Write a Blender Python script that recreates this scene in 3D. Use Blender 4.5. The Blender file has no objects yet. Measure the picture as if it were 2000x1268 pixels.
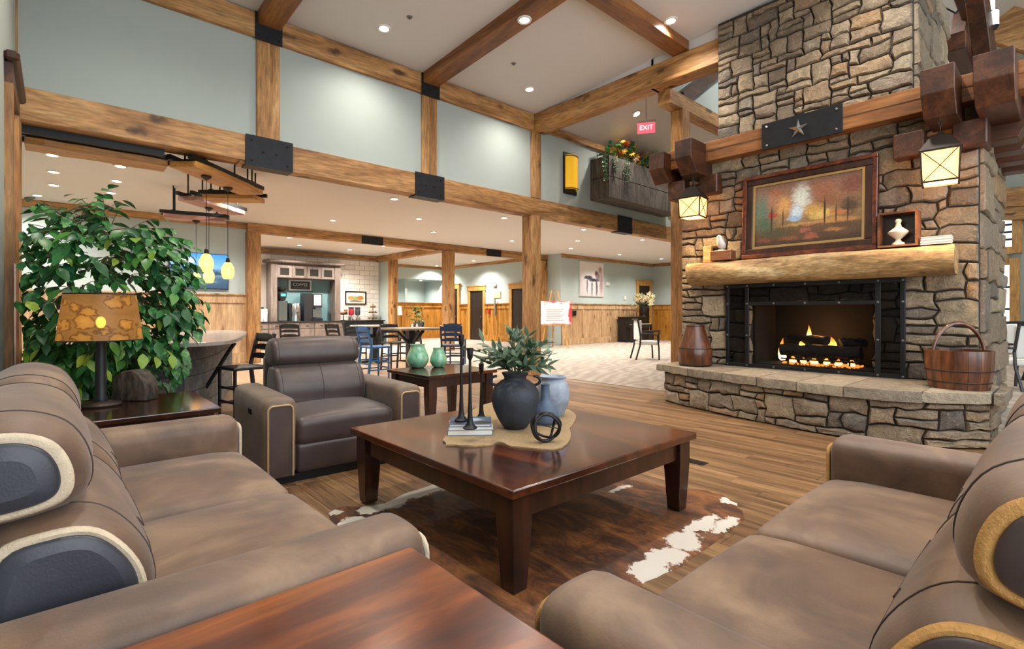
import bpy, bmesh, math, random
from mathutils import Vector, Matrix, Euler
SC = bpy.context.scene
COL = SC.collection
PI = math.pi
# ------------------------------------------------------------------ camera, world, daylight, exposure
FPX, CX, CY, CAMH = 987.0, 1000.0, 611.0, 1.22
YAW = math.atan2(1095.0, FPX)                       # angle of the view from world +X towards +Y
cam_d = bpy.data.cameras.new('camera'); cam = bpy.data.objects.new('camera', cam_d); COL.objects.link(cam)
cam_d.sensor_width = 36.0; cam_d.lens = FPX / 2000.0 * 36.0
cam_d.shift_y = -(634.0 - CY) / 2000.0
cam_d.clip_start = 0.02; cam_d.clip_end = 200
cam.location = (0, 0, CAMH); cam.rotation_euler = (PI / 2, 0, YAW - PI / 2)
SC.camera = cam
SC.view_settings.view_transform = 'Standard'; SC.view_settings.look = 'None'
SC.view_settings.gamma = 1.0; SC.view_settings.use_curve_mapping = False
SC.view_settings.exposure = 0.35
wd = bpy.data.worlds.new('daylight'); SC.world = wd; wd.use_nodes = True
wd.node_tree.nodes['Background'].inputs[0].default_value = (0.86, 0.93, 1.0, 1)
wd.node_tree.nodes['Background'].inputs[1].default_value = 4.4
SC.cycles.max_bounces = 8; SC.cycles.diffuse_bounces = 4; SC.cycles.glossy_bounces = 3
SC.cycles.transmission_bounces = 4; SC.cycles.transparent_max_bounces = 8
SC.cycles.sample_clamp_indirect = 6.0; SC.cycles.caustics_reflective = False; SC.cycles.caustics_refractive = False
CAN_MAIN, CAN_LOW = 200.0, 330.0
CAN_COL = (1.0, 0.93, 0.84)

# ------------------------------------------------------------------ pixel -> direction
_F = (math.cos(YAW), math.sin(YAW)); _R = (math.sin(YAW), -math.cos(YAW))
def pd(u, v):
    a = (u - CX) / FPX
    return (_F[0] + _R[0] * a, _F[1] + _R[1] * a, (CY - v) / FPX)
def atz(u, v, z):
    D = pd(u, v); s = (z - CAMH) / D[2]; return Vector((D[0] * s, D[1] * s, z))
def atx(u, v, x):
    D = pd(u, v); s = x / D[0]; return Vector((x, D[1] * s, CAMH + D[2] * s))
def aty(u, v, y):
    D = pd(u, v); s = y / D[1]; return Vector((D[0] * s, y, CAMH + D[2] * s))

# ------------------------------------------------------------------ materials
def lin(h):
    if not isinstance(h, str): return tuple(h)
    h = h.lstrip('#'); o = []
    for i in (0, 2, 4):
        c = int(h[i:i + 2], 16) / 255.0
        o.append(c / 12.92 if c <= 0.04045 else ((c + 0.055) / 1.055) ** 2.4)
    return tuple(o)
def c4(h): return lin(h) + (1.0,)
class NT:
    def __init__(s, name):
        s.m = bpy.data.materials.new(name); s.m.use_nodes = True
        s.t = s.m.node_tree; s.b = s.t.nodes['Principled BSDF']; s.out = s.t.nodes['Material Output']
        s.tc = s.t.nodes.new('ShaderNodeTexCoord')
    def n(s, kind, **kw):
        x = s.t.nodes.new('ShaderNode' + kind)
        for k, v in kw.items(): setattr(x, k, v)
        return x
    def l(s, a, b): s.t.links.new(a, b)
    def math(s, op, a, b=None, clamp=False):
        x = s.n('Math', operation=op); x.use_clamp = clamp
        for i, q in enumerate((a, b)):
            if q is None: continue
            if isinstance(q, (int, float)): x.inputs[i].default_value = q
            else: s.l(q, x.inputs[i])
        return x.outputs[0]
    def mix(s, fac, a, b, blend='MIX'):
        x = s.n('Mix', data_type='RGBA', blend_type=blend)
        for i, q in ((0, fac), (6, a), (7, b)):
            if isinstance(q, (int, float)): x.inputs[i].default_value = q
            elif isinstance(q, (str, tuple)): x.inputs[i].default_value = c4(q) if len(q) != 4 else q
            else: s.l(q, x.inputs[i])
        return x.outputs[2]
    def noise(s, vec, scale, detail=4, dist=0.0, rough=0.55):
        x = s.n('TexNoise'); x.inputs['Scale'].default_value = scale; x.inputs['Detail'].default_value = detail
        x.inputs['Distortion'].default_value = dist; x.inputs['Roughness'].default_value = rough
        if vec is not None: s.l(vec, x.inputs['Vector'])
        return x
    def ramp(s, fac, stops, interp='LINEAR'):
        x = s.n('ValToRGB'); r = x.color_ramp; r.interpolation = interp
        while len(r.elements) < len(stops): r.elements.new(0.5)
        for e, (p, c) in zip(r.elements, stops): e.position = p; e.color = c4(c)
        s.l(fac, x.inputs[0]); return x.outputs[0]
    def rng(s, v, a, b, c=0.0, d=1.0, smooth=False):
        x = s.n('MapRange'); x.clamp = True
        if smooth: x.interpolation_type = 'SMOOTHSTEP'
        s.l(v, x.inputs[0])
        for i, q in enumerate((a, b, c, d)): x.inputs[i + 1].default_value = q
        return x.outputs[0]
    def mapping(s, vec, scale=(1, 1, 1), loc=(0, 0, 0), rot=(0, 0, 0)):
        x = s.n('Mapping'); x.inputs['Scale'].default_value = scale; x.inputs['Location'].default_value = loc
        x.inputs['Rotation'].default_value = rot; s.l(vec, x.inputs['Vector']); return x.outputs[0]
    def randvec(s, vec, k=31.0):
        oi = s.n('ObjectInfo'); a = s.n('VectorMath', operation='ADD'); m = s.math('MULTIPLY', oi.outputs['Random'], k)
        s.l(vec, a.inputs[0]); s.l(m, a.inputs[1]); return a.outputs[0], oi.outputs['Random']
    def bump(s, h, strength=0.3, dist=0.01):
        x = s.n('Bump'); x.inputs['Strength'].default_value = strength; x.inputs['Distance'].default_value = dist
        s.l(h, x.inputs['Height']); s.l(x.outputs[0], s.b.inputs['Normal'])
    def setp(s, **kw):
        for k, v in kw.items(): s.b.inputs[k].default_value = v
def plain(name, col, rough=0.5, metal=0.0, var=0.0, vs=6.0, bump=0.0, bs=60.0, rand=0.0, coat=0.0, spec=0.5, bd=0.004):
    q = NT(name); q.setp(Roughness=rough, Metallic=metal); q.b.inputs['Coat Weight'].default_value = coat
    q.b.inputs['Specular IOR Level'].default_value = spec
    q.b.inputs['Base Color'].default_value = c4(col)
    if var or rand:
        vec, rn = q.randvec(q.tc.outputs['Object'])
        nz = q.noise(vec, vs, 5)
        f = q.rng(nz.outputs['Fac'], 0.25, 0.75, 1 - var, 1 + var)
        if rand: f = q.math('MULTIPLY', f, q.rng(rn, 0, 1, 1 - rand, 1 + rand))
        mm = q.n('VectorMath', operation='SCALE'); mm.inputs[0].default_value = lin(col); q.l(f, mm.inputs['Scale'])
        q.l(mm.outputs[0], q.b.inputs['Base Color'])
    if bump:
        nz2 = q.noise(q.tc.outputs['Object'], bs, 4); q.bump(nz2.outputs['Fac'], bump, bd)
    return q.m
def wood(name, dark, mid, light, axis=0, scale=5.0, rough=0.5, knots=0.5, rand=0.12, stretch=0.12, coat=0.0, bump=0.25, grain=0.35):
    q = NT(name); vec, rn = q.randvec(q.tc.outputs['Object'])
    sc = [1.0, 1.0, 1.0]; sc[axis] = stretch
    mv = q.mapping(vec, tuple(sc))
    n1 = q.noise(mv, scale, 5, 1.2); n2 = q.noise(mv, scale * 9, 3, 0.3)
    col = q.ramp(n1.outputs['Fac'], [(0.28, dark), (0.5, mid), (0.72, light)])
    g = q.rng(n2.outputs['Fac'], 0.3, 0.7, 1 - grain, 1 + grain * 0.5)
    mm = q.n('VectorMath', operation='SCALE'); q.l(col, mm.inputs[0])
    q.l(q.math('MULTIPLY', g, q.rng(rn, 0, 1, 1 - rand, 1 + rand)), mm.inputs['Scale'])
    col = mm.outputs[0]
    if knots:
        sk = [1.0, 1.0, 1.0]; sk[axis] = 0.45
        nd = q.noise(vec, 6, 2); ad = q.n('VectorMath', operation='ADD'); sc2 = q.n('VectorMath', operation='SCALE')
        q.l(nd.outputs['Color'], sc2.inputs[0]); sc2.inputs['Scale'].default_value = 0.12
        q.l(q.mapping(vec, tuple(sk)), ad.inputs[0]); q.l(sc2.outputs[0], ad.inputs[1])
        v = q.n('TexVoronoi'); v.inputs['Scale'].default_value = 3.1; q.l(ad.outputs[0], v.inputs['Vector'])
        k = q.rng(v.outputs['Distance'], 0.06, 0.24, knots, 0.0, True)
        col = q.mix(k, col, tuple(c * 0.28 for c in lin(dark)) + (1,))
    q.l(col, q.b.inputs['Base Color']); q.setp(Roughness=rough); q.b.inputs['Coat Weight'].default_value = coat
    q.b.inputs['Coat Roughness'].default_value = 0.12
    if bump: q.bump(n2.outputs['Fac'], bump, 0.003)
    return q.m
def leather(name, dark, mid, light, rough=0.55):
    q = NT(name); o = q.tc.outputs['Object']
    n1 = q.noise(o, 3.2, 5, 0.6); n2 = q.noise(o, 160, 3); n3 = q.noise(q.mapping(o, (1, 0.35, 1)), 14, 4)
    col = q.ramp(n1.outputs['Fac'], [(0.25, dark), (0.5, mid), (0.75, light)])
    col = q.mix(q.rng(n3.outputs['Fac'], 0.5, 0.8, 0, 0.3), col, light)
    q.l(col, q.b.inputs['Base Color']); q.setp(Roughness=rough)
    q.b.inputs['Sheen Weight'].default_value = 0.15
    q.bump(q.math('ADD', q.math('MULTIPLY', n3.outputs['Fac'], 0.8), q.math('MULTIPLY', n2.outputs['Fac'], 0.4)), 0.18, 0.006)
    return q.m
def emit(name, col, strength, base=None):
    q = NT(name); q.b.inputs['Base Color'].default_value = c4(base or col)
    q.b.inputs['Emission Color'].default_value = c4(col); q.b.inputs['Emission Strength'].default_value = strength
    q.setp(Roughness=0.4); return q.m
def layers(name, base, blobs, dist=0.08, dscale=5.0, rough=0.5, fine=0.25, axes=(0, 1), fscale=40.0, coord='Generated'):
    """flat print: soft-edged colour patches (cx, cy, rx, ry, colour, edge) over a base of (low, high) colours"""
    q = NT(name); g = q.tc.outputs[coord]
    sp = q.n('SeparateXYZ'); q.l(g, sp.inputs[0]); cb = q.n('CombineXYZ')
    q.l(sp.outputs[axes[0]], cb.inputs[0]); q.l(sp.outputs[axes[1]], cb.inputs[1])
    nz = q.noise(cb.outputs[0], dscale, 6, 0.0, 0.65); sub = q.n('VectorMath', operation='SUBTRACT')
    q.l(nz.outputs['Color'], sub.inputs[0]); sub.inputs[1].default_value = (0.5, 0.5, 0.5)
    scl = q.n('VectorMath', operation='SCALE'); q.l(sub.outputs[0], scl.inputs[0]); scl.inputs['Scale'].default_value = dist * 2
    add = q.n('VectorMath', operation='ADD'); q.l(cb.outputs[0], add.inputs[0]); q.l(scl.outputs[0], add.inputs[1])
    p = add.outputs[0]; s2 = q.n('SeparateXYZ'); q.l(p, s2.inputs[0])
    col = q.ramp(s2.outputs[1], base)
    for (x, y, rx, ry, c, e, *st) in blobs:
        mp = q.mapping(cb.outputs[0] if st else p, (1 / rx, 1 / ry, 0), (-x / rx, -y / ry, 0))
        ln = q.n('VectorMath', operation='LENGTH'); q.l(mp, ln.inputs[0])
        col = q.mix(q.rng(ln.outputs['Value'], 1.0, 1.0 - e, 0, 1, True), col, c)
    if fine:
        nf = q.noise(cb.outputs[0], fscale, 5, 1.0, 0.7)
        mm = q.n('VectorMath', operation='SCALE'); q.l(col, mm.inputs[0])
        q.l(q.rng(nf.outputs['Fac'], 0.25, 0.75, 1 - fine, 1 + fine), mm.inputs['Scale']); col = mm.outputs[0]
    q.l(col, q.b.inputs['Base Color']); q.setp(Roughness=rough); q.colout = col
    return q
def stone_mat(name, stops, rough=0.85):
    q = NT(name); vec, rn = q.randvec(q.tc.outputs['Object'])
    col = q.ramp(rn, stops)
    n1 = q.noise(vec, 9, 6, 0.8, 0.65); n2 = q.noise(vec, 45, 5, 0.2, 0.7)
    mm = q.n('VectorMath', operation='SCALE'); q.l(col, mm.inputs[0])
    q.l(q.rng(n1.outputs['Fac'], 0.25, 0.75, 0.62, 1.38), mm.inputs['Scale'])
    col = q.mix(q.rng(n2.outputs['Fac'], 0.52, 0.72, 0, 0.55), mm.outputs[0], '#5f5142')
    n3 = q.noise(vec, 16, 4, 1.5); col = q.mix(q.rng(n3.outputs['Fac'], 0.58, 0.7, 0, 0.5), col, '#c2b296')
    q.l(col, q.b.inputs['Base Color']); q.setp(Roughness=rough)
    q.bump(q.math('ADD', q.math('MULTIPLY', n1.outputs['Fac'], 1.0), q.math('MULTIPLY', n2.outputs['Fac'], 0.5)), 1.0, 0.05)
    return q.m

PINE_D, PINE_M, PINE_L = '#7a4a1f', '#b57a3c', '#cf9a58'
M = {}
for i, a in enumerate('xyz'):
    M['beam_' + a] = wood('timber_' + a, '#744a22', '#b1814d', '#cfa46c', i, 4.5, 0.55, 0.9, 0.08, grain=0.45)
    M['beamd_' + a] = wood('dark_timber_' + a, '#291409', '#482817', '#653c23', i, 5.0, 0.42, 0.4, 0.1)
    M['beamo_' + a] = wood('orange_timber_' + a, '#6a3f1e', '#8e5a2e', '#a6713e', i, 4.0, 0.45, 0.5, 0.06)
M['wains'] = wood('knotty_pine', '#a27f58', '#bf9c74', '#d0b28c', 2, 3.5, 0.5, 0.8, 0.06)
M['wains_o'] = wood('orange_pine', '#95611f', '#b57c30', '#c89247', 2, 3.5, 0.45, 0.6, 0.06)
M['casing'] = wood('pine_casing', '#b07c3c', '#cd9a52', '#dcae6c', 2, 4, 0.45, 0.4, 0.08)
M['cherry_x'] = wood('cherry_x', '#2e130b', '#5a2815', '#84431f', 0, 6, 0.2, 0.25, 0.1, 0.2, 0.6, 0.08)
M['cherry_y'] = wood('cherry_y', '#2e130b', '#5a2815', '#84431f', 1, 6, 0.2, 0.25, 0.1, 0.2, 0.6, 0.08)
M['cherry_top'] = wood('cherry_top', '#260f09', '#5c2a15', '#93501f', 0, 4.2, 0.28, 0.2, 0.05, 0.22, 0.5, 0.06, 0.25)
M['cherry_dk'] = wood('cherry_dark', '#1c0d08', '#341a10', '#4c2715', 2, 7, 0.28, 0.2, 0.1, 0.15, 0.4, 0.08)
M['table_top'] = wood('table_top_dark', '#180a06', '#3e1c0f', '#6e3719', 1, 4.0, 0.2, 0.25, 0.05, 0.2, 0.7, 0.05, 0.25)
M['plank'] = wood('oak_plank', '#4d3622', '#7a5a3c', '#97754f', 1, 6.5, 0.4, 0.5, 0.14, 0.06, 0.0, 0.15, 0.45)
M['wall'] = plain('sage_wall', '#aab4ae', 0.75, var=0.015, bump=0.05, bs=120)
M['wall_blue'] = plain('blue_grey_wall', '#b3c2c1', 0.7, var=0.015)
M['ceil'] = plain('white_ceiling', '#d8d5d1', 0.85, var=0.01)
M['white'] = plain('white_paint', '#e8e6e0', 0.5)
M['black'] = plain('black_metal', '#17181a', 0.45, 0.3, var=0.15, vs=20)
M['steel_dark'] = plain('dark_steel', '#26282b', 0.5, 0.6, var=0.2, vs=12)
M['chrome'] = plain('chrome', '#c9ccce', 0.18, 1.0)
M['leather'] = leather('taupe_leather', '#3f2d22', '#674d39', '#917559', 0.5)
M['leather_dk'] = leather('brown_leather', '#2f2424', '#3d302d', '#503f38', 0.4)
M['leather_navy'] = leather('navy_leather', '#23262e', '#2d3038', '#40434b', 0.4)
M['shearling'] = plain('shearling', '#c3b299', 0.9, var=0.12, vs=40, bump=0.8, bs=180)
M['piping'] = plain('piping', '#a88b68', 0.7, var=0.1)
M['stitch'] = plain('stitch', '#3f322a', 0.7)
M['mortar'] = plain('mortar', '#3a342e', 0.95, var=0.2, vs=14, bump=0.5, bs=60)
M['stone'] = stone_mat('field_stone', [(0.0, '#766857'), (0.15, '#a08d72'), (0.3, '#8b7b68'), (0.45, '#b3a083'), (0.58, '#6d645b'), (0.7, '#9a8468'), (0.82, '#948a7c'), (0.92, '#a5845f'), (1.0, '#b0a28a')])
M['cap'] = stone_mat('cap_stone', [(0.0, '#9a8c76'), (0.5, '#a89a84'), (1.0, '#8d806e')])
M['soot'] = plain('soot', '#0d0b0a', 0.95, var=0.3)
# ------------------------------------------------------------------ geometry helpers
def rootloc(p):
    v = Vector((0, 0, 0))
    while p is not None: v += p.location; p = p.parent
    return v
def link(name, me, parent=None, loc=None, rot=None, scale=None):
    o = bpy.data.objects.new(name, me); COL.objects.link(o)
    if parent is not None: o.parent = parent
    if loc is not None: o.location = loc
    if rot is not None: o.rotation_euler = rot
    if scale is not None: o.scale = scale
    return o
class MB:
    def __init__(s): s.v = []; s.f = []
    def add(s, vs, fs):
        k = len(s.v); s.v += [tuple(p) for p in vs]; s.f += [tuple(i + k for i in f) for f in fs]; return s
    def box(s, x0, x1, y0, y1, z0, z1):
        return s.add([(x, y, z) for z in (z0, z1) for y in (y0, y1) for x in (x0, x1)],
                     [(0, 2, 3, 1), (4, 5, 7, 6), (0, 1, 5, 4), (2, 6, 7, 3), (0, 4, 6, 2), (1, 3, 7, 5)])
    def obox(s, c, size, rot=None):
        h = [q / 2 for q in size]; m = rot if rot is not None else Matrix.Identity(3); c = Vector(c)
        vs = [c + m @ Vector((x * h[0], y * h[1], z * h[2])) for z in (-1, 1) for y in (-1, 1) for x in (-1, 1)]
        return s.add(vs, [(0, 2, 3, 1), (4, 5, 7, 6), (0, 1, 5, 4), (2, 6, 7, 3), (0, 4, 6, 2), (1, 3, 7, 5)])
    def bar(s, p0, p1, w, h, up=(0, 0, 1)):
        p0 = Vector(p0); p1 = Vector(p1); d = (p1 - p0); L = d.length; d.normalize(); up = Vector(up)
        if abs(d.dot(up)) > 0.99: up = Vector((0, 1, 0))
        r = d.cross(up).normalized(); u = r.cross(d)
        m = Matrix((d, r, u)).transposed()
        return s.obox((p0 + p1) / 2, (L, w, h), m)
    def cyl(s, p0, p1, r0, r1=None, n=12):
        r1 = r0 if r1 is None else r1
        return s.tube([p0, p1], [r0, r1], n)
    def tube(s, pts, r, n=8, closed=False):
        pts = [Vector(p) for p in pts]; k = len(pts)
        rr = r if isinstance(r, (list, tuple)) else [r] * k
        vs = []; up = None
        for i, p in enumerate(pts):
            a = pts[(i - 1) % k] if (i > 0 or closed) else p
            b = pts[(i + 1) % k] if (i < k - 1 or closed) else p
            d = (b - a); d = d.normalized() if d.length > 1e-9 else Vector((0, 0, 1))
            if up is None: up = Vector((0, 0, 1)) if abs(d.z) < 0.9 else Vector((1, 0, 0))
            e = d.cross(up)
            if e.length < 1e-6: e = d.orthogonal()
            e.normalize(); w = e.cross(d); up = w
            vs += [p + (e * math.cos(2 * PI * j / n) + w * math.sin(2 * PI * j / n)) * rr[i] for j in range(n)]
        fs = []
        for i in range(k if closed else k - 1):
            a = i * n; b = ((i + 1) % k) * n
            fs += [(a + j, a + (j + 1) % n, b + (j + 1) % n, b + j) for j in range(n)]
        if not closed: fs += [tuple(range(n - 1, -1, -1)), tuple((k - 1) * n + j for j in range(n))]
        return s.add(vs, fs)
    def lathe(s, prof, n=24, c=(0, 0, 0)):
        vs = []; fs = []; k = len(prof)
        for r, z in prof: vs += [(c[0] + r * math.cos(2 * PI * j / n), c[1] + r * math.sin(2 * PI * j / n), c[2] + z) for j in range(n)]
        for i in range(k - 1): fs += [(i * n + j, i * n + (j + 1) % n, (i + 1) * n + (j + 1) % n, (i + 1) * n + j) for j in range(n)]
        fs.append(tuple(range(n - 1, -1, -1))); fs.append(tuple((k - 1) * n + j for j in range(n)))
        return s.add(vs, fs)
    def prism(s, poly, t0, t1, axis=2):
        def P(a, b, t): return {2: (a, b, t), 1: (a, t, b), 0: (t, a, b)}[axis]
        n = len(poly)
        return s.add([P(a, b, t0) for a, b in poly] + [P(a, b, t1) for a, b in poly],
                     [tuple(range(n - 1, -1, -1)), tuple(range(n, 2 * n))] + [(i, (i + 1) % n, n + (i + 1) % n, n + i) for i in range(n)])
    def ell(s, c, r, n=16, m=10):
        r = (r, r, r) if isinstance(r, (int, float)) else r
        vs = [(c[0], c[1], c[2] - r[2])]
        for i in range(1, m):
            t = PI * i / m
            vs += [(c[0] + r[0] * math.sin(t) * math.cos(2 * PI * j / n), c[1] + r[1] * math.sin(t) * math.sin(2 * PI * j / n), c[2] - r[2] * math.cos(t)) for j in range(n)]
        vs.append((c[0], c[1], c[2] + r[2])); fs = []
        for j in range(n): fs.append((0, 1 + (j + 1) % n, 1 + j)); fs.append((len(vs) - 1, 1 + (m - 2) * n + j, 1 + (m - 2) * n + (j + 1) % n))
        for i in range(m - 2): fs += [(1 + i * n + j, 1 + i * n + (j + 1) % n, 1 + (i + 1) * n + (j + 1) % n, 1 + (i + 1) * n + j) for j in range(n)]
        return s.add(vs, fs)
    def rbox(s, x0, x1, y0, y1, z0, z1, r, warp=None, k=4):
        h = ((x1 - x0) / 2, (y1 - y0) / 2, (z1 - z0) / 2); c = ((x0 + x1) / 2, (y0 + y1) / 2, (z0 + z1) / 2)
        r = min(r, *[q * 0.98 for q in h])
        ax = []
        for q in h:
            i = q - r; a = [-q, -(q - 0.12 * r), -(q - 0.45 * r), -i] + [-i + 2 * i * t / k for t in range(1, k)] + [i, q - 0.45 * r, q - 0.12 * r, q]
            ax.append(a)
        idx = {}; vs = []; fs = []
        def V(p):
            key = tuple(round(t, 6) for t in p)
            if key in idx: return idx[key]
            qv = [max(-(h[a] - r), min(h[a] - r, p[a])) for a in range(3)]; d = Vector([p[a] - qv[a] for a in range(3)])
            if d.length > 1e-9: d = d.normalized() * r
            w = Vector([qv[a] + d[a] for a in range(3)])
            if warp: w = Vector(warp(w.x / h[0], w.y / h[1], w.z / h[2], w))
            idx[key] = len(vs); vs.append((w.x + c[0], w.y + c[1], w.z + c[2])); return idx[key]
        for a in range(3):
            b, d = [q for q in range(3) if q != a]
            for sg in (-1, 1):
                for i in range(len(ax[b]) - 1):
                    for j in range(len(ax[d]) - 1):
                        quad = []
                        for (ii, jj) in ((i, j), (i + 1, j), (i + 1, j + 1), (i, j + 1)):
                            p = [0, 0, 0]; p[a] = sg * h[a]; p[b] = ax[b][ii]; p[d] = ax[d][jj]; quad.append(V(p))
                        if (sg > 0) == (a == 1): quad.reverse()
                        fs.append(tuple(quad))
        return s.add(vs, fs)
    def mesh(s, name, mat, smooth=None, bevel=0, seg=1, off=None):
        me = bpy.data.meshes.new(name)
        vs = s.v if off is None else [(a - off[0], b - off[1], c - off[2]) for a, b, c in s.v]
        me.from_pydata(vs, [], s.f)
        if bevel:
            bm = bmesh.new(); bm.from_mesh(me)
            bmesh.ops.bevel(bm, geom=[e for e in bm.edges if len(e.link_faces) == 2 and e.calc_face_angle(0) > 0.6], offset=bevel, segments=seg, affect='EDGES', profile=0.5, clamp_overlap=True)
            bm.to_mesh(me); bm.free()
        me.materials.append(mat)
        if smooth:
            me.shade_smooth(); me.set_sharp_from_angle(angle=math.radians(smooth))
        me.update(); return me
    def build(s, name, mat, parent=None, smooth=None, bevel=0, seg=1, world=False):
        off = rootloc(parent) if (world and parent is not None) else None
        return link(name, s.mesh(name, mat, smooth, bevel, seg, off), parent)
def tag(o, label=None, cat=None, group=None, kind=None):
    if label: o['label'] = label
    if cat: o['category'] = cat
    if group: o['group'] = group
    if kind: o['kind'] = kind
    return o
def thing(name, label, cat, loc=(0, 0, 0), rotz=0.0, group=None):
    o = bpy.data.objects.new(name, None); COL.objects.link(o); o.location = loc; o.rotation_euler = (0, 0, rotz)
    o.empty_display_size = 0.1
    return tag(o, label, cat, group)
def struct(name, mb, mat, label=None, **kw):
    o = mb.build(name, mat, **kw); o['kind'] = 'structure'
    if label: o['label'] = label
    return o
def copy_tree(o, parent=None, loc=None, rotz=None, label=None, group=None):
    c = o.copy(); COL.objects.link(c); c.parent = parent
    if loc is not None: c.location = loc
    if rotz is not None: c.rotation_euler = (0, 0, rotz)
    if label: c['label'] = label
    if group: c['group'] = group
    for ch in list(o.children): copy_tree(ch, c)
    return c
def B(x0, x1, y0, y1, z0, z1): return MB().box(x0, x1, y0, y1, z0, z1)
def catmull(pts, k=6, closed=False):
    pts = [Vector(p) for p in pts]; n = len(pts); out = []
    for i in range(n if closed else n - 1):
        g = lambda j: pts[j % n] if closed else pts[max(0, min(n - 1, j))]
        a, b, c, d = g(i - 1), g(i), g(i + 1), g(i + 2)
        for t in range(k):
            u = t / k
            out.append(0.5 * ((2 * b) + (c - a) * u + (2 * a - 5 * b + 4 * c - d) * u * u + (3 * b - a - 3 * c + d) * u ** 3))
    if not closed: out.append(pts[-1])
    return out
def text_mesh(name, txt, size, mat, parent, loc, rot, depth=0.002):
    cu = bpy.data.curves.new(name, 'FONT'); cu.body = txt; cu.size = size; cu.extrude = depth
    cu.align_x = 'CENTER'; cu.align_y = 'CENTER'
    o = bpy.data.objects.new(name, cu); COL.objects.link(o)
    me = bpy.data.meshes.new_from_object(o); bpy.data.objects.remove(o); bpy.data.curves.remove(cu)
    me.materials.clear(); me.materials.append(mat)
    return link(name, me, parent, loc, rot)
def light(name, kind, energy, col, parent, loc, rot=(0, 0, 0), **kw):
    d = bpy.data.lights.new(name, kind); d.energy = energy; d.color = col
    for k, v in kw.items(): setattr(d, k, v)
    o = bpy.data.objects.new(name, d); COL.objects.link(o); o.parent = parent; o.location = loc; o.rotation_euler = rot
    return o

# ------------------------------------------------------------------ the setting
YW, XP = 7.0, 6.8                # face of the header wall, corner of its post
Z_HB, Z_HT, Z_UB, Z_UT = 3.10, 3.455, 4.735, 5.05
Z_LOW = 3.43
def ceil_z(y): return 5.06 + (7.0 - y) * 0.048
random.seed(3)
def carpet_mat():
    q = NT('carpet'); o = q.tc.outputs['Object']
    w = q.n('TexWave'); w.inputs['Scale'].default_value = 1.1; w.inputs['Distortion'].default_value = 14; w.inputs['Detail'].default_value = 3
    q.l(q.mapping(o, (0.6, 1.4, 1), rot=(0, 0, 0.8)), w.inputs['Vector'])
    n = q.noise(o, 90, 3)
    col = q.ramp(w.outputs['Fac'], [(0.0, '#93867a'), (0.5, '#9c9084'), (1.0, '#a89c90')])
    q.l(col, q.b.inputs['Base Color']); q.setp(Roughness=0.8); q.bump(n.outputs['Fac'], 0.3, 0.01); return q.m
M['carpet'] = carpet_mat()
def far_floor_mat():
    q = NT('far_floor'); o = q.tc.outputs['Object']
    b = q.n('TexBrick'); q.l(q.mapping(o, (1, 1, 1), rot=(0, 0, PI / 2)), b.inputs['Vector'])
    b.inputs['Scale'].default_value = 1.0; b.inputs['Brick Width'].default_value = 1.3; b.inputs['Row Height'].default_value = 0.17
    b.inputs['Mortar Size'].default_value = 0.004
    b.inputs['Color1'].default_value = c4('#7f674f'); b.inputs['Color2'].default_value = c4('#967d63'); b.inputs['Mortar'].default_value = c4('#5a4736')
    n = q.noise(q.mapping(o, (8, 0.6, 1)), 3, 4)
    q.l(q.mix(q.rng(n.outputs['Fac'], 0.3, 0.7, 0, 0.5), b.outputs['Color'], '#a3896c'), q.b.inputs['Base Color']); q.setp(Roughness=0.4); return q.m
M['far_floor'] = far_floor_mat()
floor = struct('floor', B(-1.2, 24, -3.5, 23, -0.12, -0.012), M['far_floor'])
# oak planks laid along Y as far as the header line
PW, PL = 0.168, 1.50
pm = B(0.0012, PW - 0.0012, 0.001, PL - 0.001, -0.012, 0.0).mesh('plank', M['plank'], bevel=0.0012)
x = -0.25; c = 0
while x < 6.75:
    y = -0.45 - random.random() * PL; 
    while y < YW - 0.02:
        y0 = max(y, -0.45); y1 = min(y + PL, YW)
        hid = (x > 6.25 and y1 < 3.6) or (x < 0.05 and y1 < 3.4)
        if y1 - y0 > 0.05 and not hid:
            link('plank', pm, floor, (x, y0, 0.0), None, (1, (y1 - y0) / PL, 1))
        y += PL
    x += PW; c += 1
struct('floor_carpet', B(XP + 0.26, 24, -3.5, 22.4, -0.011, -0.003), M['carpet'], 'pale carpet with a wavy pattern')
struct('floor_dining', B(-1.1, XP + 0.26, YW, 22.4, -0.011, -0.004), M['far_floor'], 'tan plank floor of the dining area')
# main ceiling (slightly sloped), strip beyond the cross beam, vault and low ceilings
def sheet(x0, x1, y0, y1, zf, t=0.08):
    vs = [(x, y, zf(y) + dz) for dz in (0, t) for y in (y0, y1) for x in (x0, x1)]
    return MB().add(vs, [(0, 2, 3, 1), (4, 5, 7, 6), (0, 1, 5, 4), (2, 6, 7, 3), (0, 4, 6, 2), (1, 3, 7, 5)])
struct('ceiling', sheet(-0.5, 6.92, -0.6, YW + 0.3, ceil_z), M['ceil'])
def mezz_z(y): return 4.92 + (7.0 - y) * 0.5
struct('ceiling_mezzanine', sheet(6.92, 21.2, 4.42, YW + 0.02, mezz_z), M['ceil'])
struct('ceiling_low', B(-1.2, 21.4, YW + 0.2, 22.4, Z_LOW, Z_LOW + 0.08), M['ceil'])
struct('ceiling_vault', sheet(6.92, 21.4, -4.2, 4.4, lambda y: 6.1 + (4.4 - y) * 0.62), M['ceil'])
struct('wall_vault', B(6.92, 21.4, 4.38, 4.42, 4.72, 6.3), M['wall_blue'])
struct('wall_bulkhead', B(6.92, 6.98, -0.6, 4.4, 5.33, 9.5), M['ceil'])
struct('wall_bulkhead_low', B(6.92, 6.98, 3.31, YW + 0.2, 5.0, 6.5), M['ceil'])
struct('wall_bulkhead_end', B(6.92, 6.98, -0.6, 1.14, 5.2, 5.5), M['ceil'])
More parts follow.
